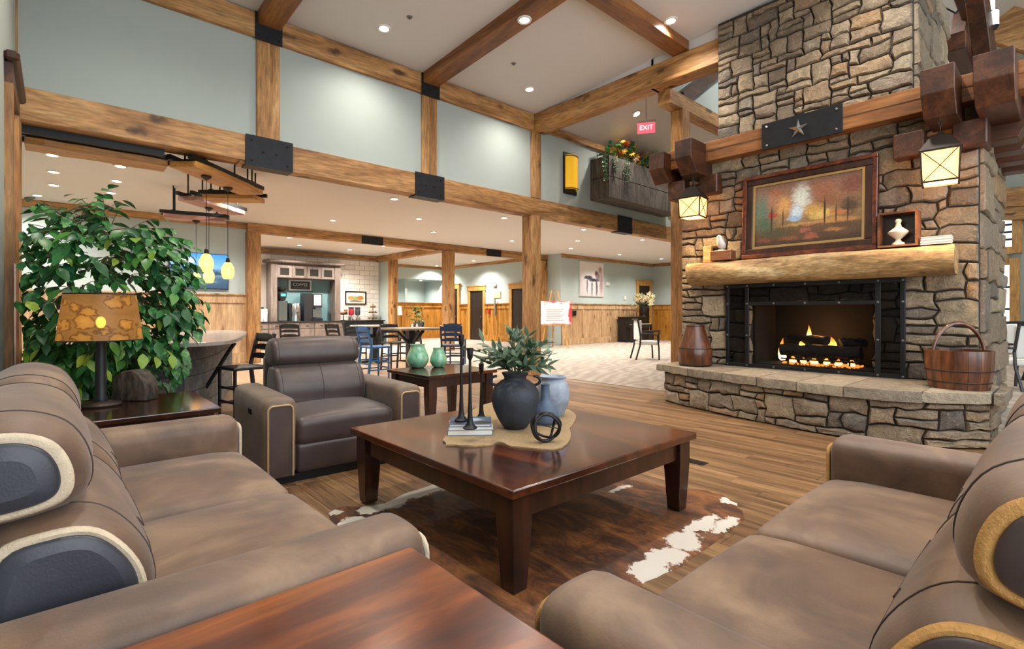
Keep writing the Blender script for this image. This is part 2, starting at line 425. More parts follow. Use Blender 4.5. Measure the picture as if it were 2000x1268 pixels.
# walls
struct('wall_header', B(-0.35, 21.2, YW + 0.012, YW + 0.2, Z_HB + 0.1, 5.2), M['wall'])
struct('wall_left', MB().box(-0.5, -0.3, -0.6, YW - 0.02, 0, 5.6), M['wall'])
struct('wall_bar', MB().box(-1.3, -1.15, YW + 0.2, 22.4, 0, Z_LOW), M['wall'])
struct('wall_bar_return', MB().box(-1.3, -0.5, YW, YW + 0.2, 0, 5.2), M['wall'])
Y2, YBR, X2, XD, Y3 = 13.6, 18.3, 9.43, 14.0, 12.8
struct('wall_tv', MB().box(-1.2, 3.6, Y2 + 0.06, Y2 + 0.3, 0, Z_LOW), M['wall_blue'])
struct('wall_brick', MB().box(3.2, X2 + 0.3, YBR, YBR + 0.2, 0, Z_LOW), plain('tile_grout', '#b7aea2', 0.9))
struct('wall_alcove', MB().box(X2 + 0.02, X2 + 0.2, 17.3, 22.2, 0, Z_LOW), M['wall_blue'])
struct('wall_doors', MB().box(XD, XD + 0.2, Y3 + 0.2, 22.4, 0, Z_LOW), M['wall_blue'])
struct('wall_hall', MB().box(XD, 20.3, Y3, Y3 + 0.2, 0, Z_LOW), M['wall_blue'])
struct('wall_hall_end', MB().box(20.12, 20.3, 5.0, Y3, 0, Z_LOW), M['wall_blue'])
struct('wall_far', MB().box(X2, XD + 0.1, 22.2, 22.4, 0, Z_LOW), M['wall_blue'])
struct('wall_niche', MB().box(12.1, 12.22, 20.9, 22.2, 0, 3.0), M['wall_blue'])
struct('wall_niche_soffit', MB().box(X2 + 0.2, XD, 20.5, 22.2, 2.8, Z_LOW), M['wall_blue'])
struct('wall_hall_side', MB().box(6.94, 21.2, -3.5, -3.3, 0, 11.2), M['wall'])
struct('wall_right', MB().box(21.2, 21.4, -4.2, 8, 0, 11.6), M['wall'])
# unseen window wall behind the camera, its openings made big for daylight fill
wb = MB()
for xx in (-0.5, 1.9, 4.3, 6.7): wb.box(xx, xx + 0.24, -0.72, -0.5, 0.0, 5.5)
wb.box(-0.5, 6.94, -0.72, -0.5, 0, 0.55).box(-0.5, 6.94, -0.72, -0.5, 4.75, 5.5)
struct('wall_window_side', wb, M['wall'])
for i, xx in enumerate((-0.26, 2.14, 4.54)):
    w = MB()
    for a, b_ in ((xx, xx + 0.07), (xx + 2.09, xx + 2.16)): w.box(a, b_, -0.68, -0.56, 0.55, 4.75)
    w.box(xx, xx + 2.16, -0.68, -0.56, 0.55, 0.62).box(xx, xx + 2.16, -0.68, -0.56, 2.6, 2.7).box(xx, xx + 2.16, -0.68, -0.56, 4.68, 4.75).box(xx + 1.05, xx + 1.11, -0.68, -0.56, 0.55, 4.75)
    struct('window_%d' % (i + 1), w, M['casing'])

# timbers ---------------------------------------------------------
TN = [0]
def trim(mb, mat, label, bevel=0.008):
    TN[0] += 1
    return struct('trim_%d' % TN[0], mb, mat, label, bevel=bevel)
def plate(parent, x0, x1, y, z0, z1, wrap, bolts=6, name='steel_plate'):
    mb = B(x0, x1, y - 0.014, y, z0, z1)
    if wrap: mb.box(x0, x1, y - 0.014, y + 0.2, z0 - 0.012, z0)
    p = mb.build(name, M['steel_dark'], parent); p['label'] = 'black steel connector plate'
    w = x1 - x0; h = z1 - z0
    pos = [(0.12, 0.16), (0.88, 0.16), (0.12, 0.84), (0.88, 0.84), (0.36, 0.5), (0.64, 0.5)][:bolts]
    for a, b_ in pos: MB().cyl((x0 + a * w, y - 0.014, z0 + b_ * h), (x0 + a * w, y - 0.026, z0 + b_ * h), 0.016, 0.01, 8).build('bolt', M['black'], p)
hd = trim(B(-0.3, 1.76, YW - 0.06, YW + 0.24, Z_HB + 0.03, Z_HT + 0.005), M['beam_x'], 'wide knotty pine header beam over the bar opening')
h2 = trim(B(1.70, 21.1, YW - 0.02, YW + 0.2, Z_HB, Z_HT - 0.01), M['beam_x'], 'long knotty pine header beam over the dining opening')
plate(h2, 1.76, 2.33, YW - 0.062, Z_HB - 0.01, Z_HT + 0.01, True)
plate(h2, 4.22, 4.77, YW - 0.024, Z_HB - 0.01, Z_HT + 0.005, True)
plate(h2, 9.55, 10.1, YW - 0.024, Z_HB - 0.01, Z_HT + 0.005, True)
ub = trim(B(-0.3, XP + 0.05, YW - 0.05, YW + 0.1, Z_UB, Z_UT), M['beam_x'], 'pine beam along the top of the header wall')
plate(ub, 1.87, 2.2, YW - 0.052, Z_UB - 0.03, Z_UT - 0.0, False, 2)
plate(ub, 4.32, 4.66, YW - 0.052, Z_UB - 0.03, Z_UT - 0.0, False, 2)
for a, b_ in ((1.9, 2.18), (4.35, 4.635), (XP, XP + 0.25), (-0.345, -0.285)):
    trim(B(a, b_, YW - 0.03, YW + 0.05, Z_HT - 0.01, Z_UB + 0.02), M['beam_z'], 'upright pine board between the header beams')
trim(B(XP, XP + 0.26, YW - 0.02, YW + 0.25, 0, Z_HB + 0.01), M['beam_z'], 'square knotty pine post standing on the floor under the header')
trim(B(-0.34, -0.26, YW - 0.03, YW + 0.14, 0, Z_HB + 0.04), M['beam_z'], 'weathered post at the end of the left wall')
trim(B(XP + 0.06, XP + 0.34, 3.3, YW - 0.03, 4.72, 5.06), M['beam_y'], 'pine cross beam running from the chimney to the header wall')
def slopebeam(x0, x1, t):
    return MB().add([(x, y, ceil_z(y) - t + dz) for dz in (0, t + 0.01) for y in (-0.5, YW - 0.05) for x in (x0, x1)],
                    [(0, 2, 3, 1), (4, 5, 7, 6), (0, 1, 5, 4), (2, 6, 7, 3), (0, 4, 6, 2), (1, 3, 7, 5)])
trim(slopebeam(1.9, 2.18, 0.16), M['beamo_y'], 'ceiling beam over the sofas')
trim(slopebeam(4.35, 4.635, 0.16), M['beamo_y'], 'ceiling beam carrying a lamp')
trim(B(-0.3, XP + 0.1, 3.77, 4.03, 5.07, 5.22), M['beamo_x'], 'ceiling beam running along the room')
trim(B(7.08, 21, YW - 0.07, YW + 0.02, 4.79, 4.92), M['beam_x'], 'crown moulding above the planter wall')
trim(B(7.1, 12.5, 4.2, 4.42, 4.5, 4.74), M['beam_x'], 'truss beam beside the chimney')
trim(B(7.45, 7.68, 4.18, 4.4, 0, 4.5), M['beam_z'], 'tall pine post beside the chimney')
trim(B(9.2, 9.42, 4.18, 4.4, 3.2, 4.5), M['beam_z'], 'short pine post under the truss beam')
trim(MB().bar((7.55, 4.28, 4.70), (9.6, 4.28, 6.1), 0.16, 0.2), M['beamd_x'], 'diagonal brace above the truss beam')
trim(B(3.48, 20, Y2 - 0.12, Y2 + 0.12, 3.2, Z_LOW), M['beam_x'], 'beam across the back of the dining area')
trim(B(3.46, 3.76, Y2 - 0.15, Y2 + 0.12, 0, 3.21), M['beam_z'], 'pine post by the television wall')
trim(B(X2 - 0.12, X2 + 0.2, Y2 - 0.14, Y2 + 0.14, 0, 3.21), M['beam_z'], 'pine post behind the blue chairs')
trim(B(X2 - 0.1, X2 + 0.14, 17.05, 17.38, 0, 3.25), M['beam_z'], 'pine post at the coffee alcove corner')
trim(B(X2 - 0.1, X2 + 0.14, Y2 + 0.1, YBR, 3.22, Z_LOW), M['beam_y'], 'beam along the coffee alcove')
trim(B(13.7, XD - 0.01, Y2 - 0.12, Y2 + 0.14, 0, 3.25), M['beam_z'], 'pine post at the hall corner')
for bx, by in ((6.75, Y2), (11.3, Y2)):
    p = B(bx - 0.33, bx + 0.33, Y2 - 0.135, Y2 - 0.12, 3.18, Z_LOW - 0.02).build('steel_plate', M['steel_dark'], bpy.data.objects['trim_%d' % (TN[0] - 4)])
for args, ax, lb in (((3.7, X2, YBR - 0.05, YBR, 3.26, 3.4), 'x', 'crown moulding over the white tile wall'), ((XD - 0.05, XD, Y2 + 0.14, 20.5, 3.3, Z_LOW), 'y', 'crown moulding over the doors'),
                     ((XD, 20.12, Y3 - 0.05, Y3, 3.3, Z_LOW), 'x', 'crown moulding over the canvas'), ((20.07, 20.12, 5.0, Y3, 3.3, Z_LOW), 'y', 'crown moulding at the end of the hall'),
                     ((X2 + 0.2, XD, 20.45, 20.5, 3.3, Z_LOW), 'x', 'crown moulding by the niche'), ((-1.15, 3.5, Y2 - 0.0, Y2 + 0.06, 3.28, Z_LOW), 'x', 'crown moulding over the television')):
    trim(B(*args), M['beam_' + ax], lb)
def wainscot(name, axis, a0, a1, face, sgn, z1, mat, panels):
    """boarded panelling on a wall: base, rail, cap and stiles as pieces of the wall"""
    root = None
    def bx(u0, u1, d, z0, z2):
        f0, f1 = (face, face + sgn * d) if sgn > 0 else (face + sgn * d, face)
        return B(u0, u1, f0, f1, z0, z2) if axis == 'x' else B(f0, f1, u0, u1, z0, z2)
    root = struct(name, bx(a0, a1, 0.018, 0.0, z1), mat)
    bx(a0, a1, 0.055, 0.0, 0.24).build('base_board', mat, root); bx(a0, a1, 0.05, z1 - 0.22, z1 - 0.03).build('rail', mat, root)
    bx(a0 , a1, 0.09, z1 - 0.03, z1).build('cap_rail', mat, root)
    for i in range(panels + 1):
        u = a0 + (a1 - a0) * i / panels; bx(max(a0, u - 0.05), min(a1, u + 0.05), 0.05, 0.24, z1 - 0.22).build('stile', mat, root)
    return root
wainscot('trim_wainscot_tv', 'x', -1.1, 3.48, Y2 + 0.06, -1, 1.68, M['wains'], 3)
wainscot('trim_wainscot_hall', 'x', XD + 0.02, 18.85, Y3, -1, 1.58, M['wains'], 4)
wainscot('trim_wainscot_end', 'y', 5.0, Y3 - 0.02, 20.12, -1, 1.58, M['wains_o'], 5)
for k, (a, b_) in enumerate(((Y2 + 0.2, 14.55), (15.65, 17.25), (18.5, 19.15), (20.25, 20.5))):
    wainscot(['trim_wainscot_door', 'trim_wainscot_between_doors', 'trim_wainscot_corridor', 'trim_wainscot_corner'][k], 'y', a, b_, XD, -1, 1.62, M['wains_o'], 1 if k != 1 else 2)
wainscot('trim_wainscot_niche', 'x', X2 + 0.2, XD - 0.05, 20.6, -1, 1.7, M['wains_o'], 4)
wainscot('trim_wainscot_right', 'y', -4, 0.95, 21.2, -1, 1.62, M['wains'], 4)
# doors -------------------------------------------------------------
M['door_dk'] = plain('dark_door', '#221812', 0.5, var=0.15)
M['opening'] = plain('dark_interior', '#0c0a09', 0.9)
def door(n, axis, a0, a1, face, h, leaf, label, knob=True):
    def bx(u0, u1, d0, d1, z0, z1):
        lo, hi = min(face - d0, face - d1), max(face - d0, face - d1)
        return B(u0, u1, lo, hi, z0, z1) if axis == 'x' else B(lo, hi, u0, u1, z0, z1)
    o = bx(a0, a1, 0.002, 0.02, 0, h).build('door_%d' % n, leaf); o['kind'] = 'structure'; o['label'] = label
    for u0, u1 in ((a0 - 0.14, a0), (a1, a1 + 0.14)): bx(u0, u1, 0.0, 0.06, 0, h).build('jamb_casing', M['casing'], o)
    bx(a0 - 0.17, a1 + 0.17, 0.0, 0.075, h, h + 0.2).build('head_casing', M['casing'], o)
    bx(a0 - 0.2, a1 + 0.2, 0.0, 0.1, h + 0.2, h + 0.24).build('cap_casing', M['casing'], o)
    m = (a0 + a1) / 2
    for z0, z1 in ((0.2, 1.0), (1.15, h - 0.2)): bx(a0 + 0.15, a1 - 0.15, 0.02, 0.028, z0, z1).build('panel', leaf, o)
    if knob:
        k = bx(a0 + 0.07, a0 + 0.12, 0.02, 0.09, 1.02, 1.07).build('door_knob', M['chrome'], o)
    return o
door(1, 'y', 14.7, 15.5, XD, 2.2, M['door_dk'], 'dark door to the right of the restroom sign')
door(2, 'y', 17.4, 18.35, XD, 2.2, M['door_dk'], 'dark door to the left of the restroom sign')
door(3, 'y', 19.3, 20.1, XD, 2.35, M['door_dk'], 'dark glazed door at the corner of the corridor')
door(4, 'x', 19.0, 19.85, Y3, 2.42, M['door_dk'], 'dark door behind the piano')
# ------------------------------------------------------------------ stone fireplace and chimney
XF, Y0F, Y1F, U0, U1 = 6.85, 0.62, 3.85, 1.143, 3.305
ZH = 0.505
rng = random.Random(11)
def ashlar(a0, a1, b0, b1, uw, uh, holes=(), big=1.0):
    nx = max(1, round((a1 - a0) / uw)); nz = max(1, round((b1 - b0) / uh)); du = (a1 - a0) / nx; dv = (b1 - b0) / nz
    occ = [[False] * nz for _ in range(nx)]
    for (h0, h1, g0, g1) in holes:
        for i in range(nx):
            for j in range(nz):
                ca = a0 + (i + .5) * du; cb = b0 + (j + .5) * dv
                if h0 < ca < h1 and g0 < cb < g1: occ[i][j] = True
    jit = {}
    def J(i, j):
        if (i, j) not in jit:
            ea = i in (0, nx); eb = j in (0, nz)
            jit[(i, j)] = (a0 + i * du + (0 if ea else rng.uniform(-.24, .24) * du), b0 + j * dv + (0 if eb else rng.uniform(-.22, .22) * dv))
        return jit[(i, j)]
    out = []; opts = [(3, 1), (4, 1), (2, 1), (3, 2), (2, 2), (4, 2), (3, 3), (2, 3), (5, 1), (1, 2), (1, 1)]
    wts = [22, 12, 14, 18 * big, 12 * big, 8 * big, 6 * big, 5 * big, 4, 5, 3]
    for j in range(nz):
        for i in range(nx):
            if occ[i][j]: continue
            w, h = rng.choices(opts, wts)[0]
            while w > 1 and (i + w > nx or any(occ[i + k][j] for k in range(w))): w -= 1
            while h > 1 and (j + h > nz or any(occ[i + k][j + m] for k in range(w) for m in range(h))): h -= 1
            if i + w < nx and i + w == nx - 1 and not occ[nx - 1][j] and w < 5: w += 1 if all(not occ[nx - 1][j + m] for m in range(h)) else 0
            for k in range(w):
                for m in range(h): occ[i + k][j + m] = True
            pts = [J(i + k, j) for k in range(w)] + [J(i + w, j + m) for m in range(h)] + [J(i + k, j + h) for k in range(w, 0, -1)] + [J(i, j + m) for m in range(h, 0, -1)]
            out.append(pts)
    return out
def stone(parent, pts, fn, mat, gap=0.0105, dmin=0.03, dmax=0.06, name='stone'):
    ca = sum(p[0] for p in pts) / len(pts); cb = sum(p[1] for p in pts) / len(pts)
    w = max(p[0] for p in pts) - min(p[0] for p in pts); h = max(p[1] for p in pts) - min(p[1] for p in pts)
    fine = []
    for i, p in enumerate(pts):
        q = pts[(i + 1) % len(pts)]; fine.append(p)
        if math.hypot(p[0] - q[0], p[1] - q[1]) > 0.1: fine.append(((p[0] + q[0]) / 2 + rng.uniform(-.006, .006), (p[1] + q[1]) / 2 + rng.uniform(-.006, .006)))
    d = rng.uniform(dmin, dmax); n = len(fine); ta, tb = rng.uniform(-.03, .03), rng.uniform(-.03, .03)
    def ring(g, dd, jt):
        sa = max(.2, 1 - 2 * g / w); sb = max(.2, 1 - 2 * g / h)
        return [fn(ca + (a - ca) * sa, cb + (b - cb) * sb, dd + (a - ca) * ta + (b - cb) * tb + rng.uniform(-jt, jt)) for a, b in fine]
    vs = ring(gap, -0.012, 0) + ring(gap, d * 0.55, .004) + ring(gap + min(.016, h * .11), d, .007) + [fn(ca + rng.uniform(-.2, .2) * w, cb + rng.uniform(-.2, .2) * h, d + rng.uniform(0.0, .012))]
    fs = []
    for r_ in range(2): fs += [(r_ * n + i, r_ * n + (i + 1) % n, (r_ + 1) * n + (i + 1) % n, (r_ + 1) * n + i) for i in range(n)]
    fs += [(2 * n + i, 2 * n + (i + 1) % n, 3 * n) for i in range(n)]
    org = fn(ca, cb, 0)
    mb = MB().add([Vector(v) - Vector(org) for v in vs], fs)
    me = mb.mesh(name, mat, smooth=38)
    return link(name, me, parent, Vector(org) - rootloc(parent))
FL = Vector((XF + 1.1, (Y0F + Y1F) / 2, 0))
fp = thing('fireplace', 'tall stone fireplace and chimney with a wide black firebox', 'fireplace', FL)
OB = (1.2, 3.155, 0.0, 1.37)
fb0, fb1, fbz0, fbz1 = 1.48, 2.84, 0.545, 1.37
core = MB().box(XF, XF + 2.3, Y0F, fb0, 0, 3.62).box(XF, XF + 2.3, fb1, Y1F, 0, 3.62).box(XF, XF + 2.3, fb0, fb1, fbz1, 3.62)
core.box(XF, XF + 2.3, fb0, fb1, 0, fbz0).box(XF + 0.75, XF + 2.3, fb0, fb1, fbz0, fbz1)
core.build('mortar_core', M['mortar'], fp, world=True)
B(XF, XF + 2.0, U0, U1, 3.62, 5.24).build('chimney_core', M['mortar'], fp, world=True)
fbx = MB().box(XF + 0.7, XF + 0.74, fb0 + 0.01, fb1 - 0.01, fbz0, fbz1).box(XF + 0.01, XF + 0.7, fb0 + 0.002, fb0 + 0.03, fbz0, fbz1).box(XF + 0.01, XF + 0.7, fb1 - 0.03, fb1 - 0.002, fbz0, fbz1).box(XF + 0.01, XF + 0.74, fb0, fb1, fbz1 - 0.03, fbz1 - 0.004).box(XF + 0.01, XF + 0.74, fb0, fb1, fbz0, fbz0 + 0.012)
fbx.build('firebox_lining', M['soot'], fp, world=True)
front = lambda a, b, d: (XF - d, a, b)
side = lambda a, b, d: (a, Y0F - d, b)
uside = lambda a, b, d: (a, U0 - d, b)
ns = 0
for pts in ashlar(Y0F, Y1F, ZH, 3.62, 0.112, 0.094, [(fb0, fb1, 0, fbz1)]): stone(fp, pts, front, M['stone']); ns += 1
for pts in ashlar(U0, U1, 3.6, 5.2, 0.1, 0.082, big=1.1): stone(fp, pts, front, M['stone']); ns += 1
for pts in ashlar(XF, XF + 2.3, 0.0, 3.6, 0.33, 0.17): stone(fp, pts, side, M['stone'], dmin=0.02, dmax=0.05); ns += 1
for pts in ashlar(XF, XF + 2.0, 3.6, 5.2, 0.3, 0.16): stone(fp, pts, uside, M['stone'], dmin=0.02, dmax=0.05); ns += 1
print('fireplace stones', ns)
# hearth: a bowed stone bench in front of the fireplace
hp = catmull([(6.28, 3.78, 0), (6.08, 3.3, 0), (5.93, 2.75, 0), (5.8, 2.2, 0), (5.73, 1.7, 0), (5.76, 1.2, 0), (5.93, 0.8, 0), (6.2, 0.5, 0)], 8)
hl = [0.0]
for i in range(1, len(hp)): hl.append(hl[-1] + (hp[i] - hp[i - 1]).length)
def harc(a, d):
    a = max(0, min(hl[-1], a)); i = 1
    while i < len(hl) - 1 and hl[i] < a: i += 1
    t = (a - hl[i - 1]) / max(1e-6, hl[i] - hl[i - 1]); p = hp[i - 1].lerp(hp[i], t)
    tg = (hp[i] - hp[i - 1]).normalized(); return p + Vector((tg.y, -tg.x, 0)) * d
he = thing('hearth', 'bowed stone hearth bench under the fireplace', 'hearth', (6.3, 2.1, 0))
poly = [(p.x, p.y) for p in hp] + [(XF, 0.5), (XF, 3.78)]
MB().prism([(p[0] + 0.01, p[1]) for p in poly], 0, ZH - 0.09).build('mortar_core', M['mortar'], he, world=True)
sgn = 1 if harc(1.5, 1).x < harc(1.5, 0).x else -1
fh = lambda a, b, d: tuple(harc(a, sgn * d)[:2]) + (b,)
for pts in ashlar(0, hl[-1], 0.0, ZH - 0.095, 0.105, 0.082, big=1.5): stone(he, pts, fh, M['stone'], dmin=0.025, dmax=0.045)
for pts in ashlar(0, 0.57, 0.0, ZH - 0.095, 0.16, 0.13): stone(he, pts, lambda a, b, d: (6.28 + a, 3.78 + d, b), M['stone'], dmin=0.02, dmax=0.035)
for pts in ashlar(0, 0.64, 0.0, ZH - 0.095, 0.16, 0.13): stone(he, pts, lambda a, b, d: (6.2 + a, 0.5 - d, b), M['stone'], dmin=0.02, dmax=0.035)
a = 0.0; edges = [0.0]
while a < hl[-1] - 0.55: a += rng.uniform(0.36, 0.58); edges.append(a)
edges.append(hl[-1])
for a0, a1 in zip(edges, edges[1:]):
    k = 4; fr = [harc(a0 + (a1 - a0) * i / k, sgn * (0.075 + rng.uniform(-.012, .012))) for i in range(k + 1)]
    if a0 == 0: fr[0].y += 0.07
    if a1 == hl[-1]: fr[-1].y -= 0.06
    b0, b1 = fr[0], fr[-1]
    inner = [(XF + 0.0, min(3.86, b1.y + 0.003 if a1 != hl[-1] else b1.y)), (XF + 0.0, b0.y - 0.003)]
    poly = [(p.x, p.y) for p in fr]; poly[0] = (poly[0][0], poly[0][1] - 0.004); poly[-1] = (poly[-1][0], poly[-1][1] + 0.004); poly += inner
    n = len(poly); cxm = sum(p[0] for p in poly) / n; cym = sum(p[1] for p in poly) / n
    top = [(cxm + (p[0] - cxm) * 0.985, cym + (p[1] - cym) * 0.985, ZH) for p in poly]
    vs = [(p[0], p[1], ZH - 0.095 + rng.uniform(-.006, .008)) for p in poly] + [(p[0] + rng.uniform(-.008, .008), p[1], ZH - 0.03) for p in poly] + top
    fs = [tuple(range(n - 1, -1, -1)), tuple(range(2 * n, 3 * n))] + [(r_ * n + i, r_ * n + (i + 1) % n, (r_ + 1) * n + (i + 1) % n, (r_ + 1) * n + i) for r_ in range(2) for i in range(n)]
    mb = MB().add([(v[0] - b0.x, v[1] - b0.y, v[2]) for v in vs], fs)
    link('cap_stone', mb.mesh('cap_stone', M['cap'], smooth=35), he, Vector((b0.x, b0.y, 0)) - rootloc(he))
# log mantel
def mantel():
    y0, y1, xb, xf, z0, z1 = 0.775, 3.6, XF - 0.03, 6.49, 1.6, 1.915
    prof = [(xb, z0 + 0.02), (xb, z1), (xb - .12, z1 + .0), (xf + .05, z1 - .015), (xf + .008, z1 - .07), (xf, (z0 + z1) / 2), (xf + .02, z0 + .07), (xf + .08, z0 + .015), (xb - .1, z0)]
    n = 26; vs = []; fs = []; k = len(prof)
    for i in range(n + 1):
        t = i / n; y = y0 + (y1 - y0) * t; r1 = random.Random(i)
        for j, (px, pz) in enumerate(prof):
            w = 0.016 * math.sin(t * 9 + j * 1.3) + r1.uniform(-.006, .006) if j in (3, 4, 5, 6, 7) else 0
            vs.append((px - w, y, pz + 0.35 * w + (t - .5) * 0.0))
    for i in range(n): fs += [(i * k + j, (i + 1) * k + j, (i + 1) * k + (j + 1) % k, i * k + (j + 1) % k) for j in range(k)]
    fs += [tuple(range(k)), tuple(n * k + j for j in range(k - 1, -1, -1))]
    return MB().add(vs, fs)
ML = Vector((6.7, 2.19, 1.6))
M['log'] = wood('hewn_log', '#664623', '#a88556', '#cdb284', 1, 7, 0.55, 0.6, 0.0, 0.2, 0, 0.7, 0.5)
mt = thing('mantel', 'pale hewn log mantel across the fireplace', 'mantel', ML)
mantel().build('log', M['log'], mt, smooth=50, world=True)
# black screen with rivets and smoked mesh
q = NT('smoked_mesh'); tr = q.n('BsdfTransparent'); tr.inputs[0].default_value = (0.55, 0.55, 0.57, 1); mx = q.n('MixShader'); mx.inputs[0].default_value = 0.15
q.b.inputs['Base Color'].default_value = (0.004, 0.004, 0.004, 1); q.setp(Roughness=0.35)
q.l(tr.outputs[0], mx.inputs[1]); q.l(q.b.outputs[0], mx.inputs[2]); q.l(mx.outputs[0], q.out.inputs[0]); M['mesh'] = q.m
q = NT('clear_pane'); tr = q.n('BsdfTransparent'); tr.inputs[0].default_value = (0.9, 0.9, 0.9, 1); mx = q.n('MixShader'); mx.inputs[0].default_value = 0.06
q.b.inputs['Base Color'].default_value = (0.01, 0.01, 0.01, 1); q.setp(Roughness=0.05)
q.l(tr.outputs[0], mx.inputs[1]); q.l(q.b.outputs[0], mx.inputs[2]); q.l(mx.outputs[0], q.out.inputs[0]); M['pane'] = q.m
sx = XF - 0.085
sc_ = thing('fire_screen', 'black riveted fire screen with smoked mesh border', 'fire screen', (sx, 2.17, ZH))
s0, s1, t0, t1 = 1.2, 3.155, ZH + 0.002, 1.60
for args in ((s0, s1, t0, t0 + 0.045), (s0, s1, t1 - 0.05, t1), (s0, s0 + 0.045, t0 + 0.045, t1 - 0.05), (s1 - 0.045, s1, t0 + 0.045, t1 - 0.05)):
    B(sx - 0.012, sx + 0.012, args[0], args[1], args[2], args[3]).build('outer_bar', M['black'], sc_, world=True, bevel=0.003)
i0, i1, j1 = 1.47, 2.85, 1.36
for args in ((i0, i1, j1 - 0.045, j1), (i0 - 0.05, i0, t0 + 0.045, t1 - 0.05), (i1, i1 + 0.05, t0 + 0.045, t1 - 0.05)):
    B(sx - 0.012, sx + 0.012, args[0], args[1], args[2], args[3]).build('inner_bar', M['black'], sc_, world=True, bevel=0.003)
for args in ((s0 + 0.045, i0 - 0.05, t0 + 0.045, t1 - 0.05), (i1 + 0.05, s1 - 0.045, t0 + 0.045, t1 - 0.05), (i0, i1, j1, t1 - 0.05)):
    B(sx - 0.002, sx + 0.002, *args).build('mesh_panel', M['mesh'], sc_, world=True)
B(sx - 0.002, sx + 0.002, i0, i1, t0 + 0.045, j1 - 0.045).build('glass_pane', M['pane'], sc_, world=True)
riv = MB().ell((0, 0, 0), (0.007, 0.014, 0.014), 8, 5).mesh('rivet', plain('rivet_steel', '#6a6a6c', .35, .7))
for y in [s0 + 0.022, i0 - 0.025, 1.82, 2.18, 2.54, i1 + 0.025, s1 - 0.022]:
    for z in (t0 + 0.022, j1 - 0.022, t1 - 0.025): link('rivet', riv, sc_, Vector((sx - 0.014, y, z)) - rootloc(sc_))
for y in (s0 + 0.022, i0 - 0.025, i1 + 0.025, s1 - 0.022):
    for z in (0.92,): link('rivet', riv, sc_, Vector((sx - 0.014, y, z)) - rootloc(sc_))
# logs, grate, flames
M['char'] = plain('charred_bark', '#1d1714', 0.95, var=0.5, vs=18, bump=1.0, bs=40, bd=0.02)
fz = fbz0 + 0.014
gl = thing('fire_grate', 'black iron grate under the burning logs', 'grate', (XF + 0.35, 2.16, fz))
for y in (1.78, 1.95, 2.12, 2.29, 2.46): MB().tube([(XF + 0.14, y, fz + 0.14), (XF + 0.15, y, fz + 0.07), (XF + 0.55, y, fz + 0.07), (XF + 0.56, y, fz + 0.13)], 0.01, 6).build('bar', M['black'], gl, world=True)
MB().tube([(XF + 0.17, 1.7, fz + 0.07), (XF + 0.17, 2.55, fz + 0.07)], 0.011, 6).tube([(XF + 0.5, 1.7, fz + 0.07), (XF + 0.5, 2.55, fz + 0.07)], 0.011, 6).build('cross_bar', M['black'], gl, world=True)
for x_ in (XF + 0.17, XF + 0.5):
    for y in (1.78, 2.46): MB().cyl((x_, y, fz), (x_, y, fz + 0.07), 0.01, 0.01, 6).build('foot', M['black'], gl, world=True)
def log(p0, p1, r, seed, label):
    rg = random.Random(seed); pts = []; rad = []
    for i in range(9):
        t = i / 8; p = Vector(p0).lerp(Vector(p1), t) + Vector((rg.uniform(-.01, .01), 0, rg.uniform(-.01, .01))); pts.append(p); rad.append(r * rg.uniform(.88, 1.1))
    mid = (Vector(p0) + Vector(p1)) / 2
    mb = MB().tube([p - mid for p in pts], rad, 10); o = mb.build('fire_log', M['char'], smooth=60); o.location = mid
    tag(o, label, 'log', 'logs burning in the fireplace')
log((XF + 0.255, 1.68, fz + 0.172), (XF + 0.26, 2.58, fz + 0.176), 0.085, 1, 'thick charred log lying along the front of the grate')
log((XF + 0.445, 1.75, fz + 0.17), (XF + 0.445, 2.55, fz + 0.172), 0.08, 2, 'charred log lying along the back of the grate')
log((XF + 0.24, 2.04, fz + 0.312), (XF + 0.46, 2.54, fz + 0.308), 0.06, 3, 'slim charred log laid crosswise on top, leaning left')
log((XF + 0.44, 1.68, fz + 0.297), (XF + 0.26, 1.9, fz + 0.303), 0.055, 4, 'short charred log laid crosswise on top, leaning right')
q = NT('flame'); e = q.n('Emission'); tr = q.n('BsdfTransparent'); mx = q.n('MixShader'); gsp = q.n('SeparateXYZ'); q.l(q.tc.outputs['Generated'], gsp.inputs[0])
cr = q.ramp(gsp.outputs[2], [(0.0, '#ffe9b0'), (0.45, '#ffb347'), (1.0, '#c8500e')]); q.l(cr, e.inputs[0]); e.inputs[1].default_value = 4.0
lw = q.n('LayerWeight'); lw.inputs[0].default_value = 0.35
q.l(q.rng(gsp.outputs[2], 0.0, 1.0, 0.85, 0.25), mx.inputs[0]); q.l(tr.outputs[0], mx.inputs[1]); q.l(e.outputs[0], mx.inputs[2]); q.l(mx.outputs[0], q.out.inputs[0]); M['flame'] = q.m
def flame(x_, y, z, w, h, seed, label):
    rg = random.Random(seed); prof = [(0.25, 0), (0.5, .12), (0.48, .3), (0.33, .55), (0.16, .8), (0.02, 1.0)]; pts = []; rad = []
    sx_ = rg.uniform(-.25, .25)
    for r, t in prof: pts.append((sx_ * w * 0.3 * t, w * sx_ * math.sin(t * 3) , h * t)); rad.append(r * w)
    pts = catmull(pts, 2); rad = [rad[0] + 0] * 0 + [max(0.002, prof[min(5, i // 2)][0] * w if i % 2 == 0 else (prof[i // 2][0] + prof[min(5, i // 2 + 1)][0]) / 2 * w) for i in range(len(pts))]
    o = MB().tube(pts, rad, 8).build('flame', M['flame'], smooth=70); o.location = (x_, y, z); tag(o, label, 'flame', 'flames in the fireplace')
FLL = 'small orange flame licking up between the charred logs'; FLU = 'low orange flame burning on the embers under the grate'
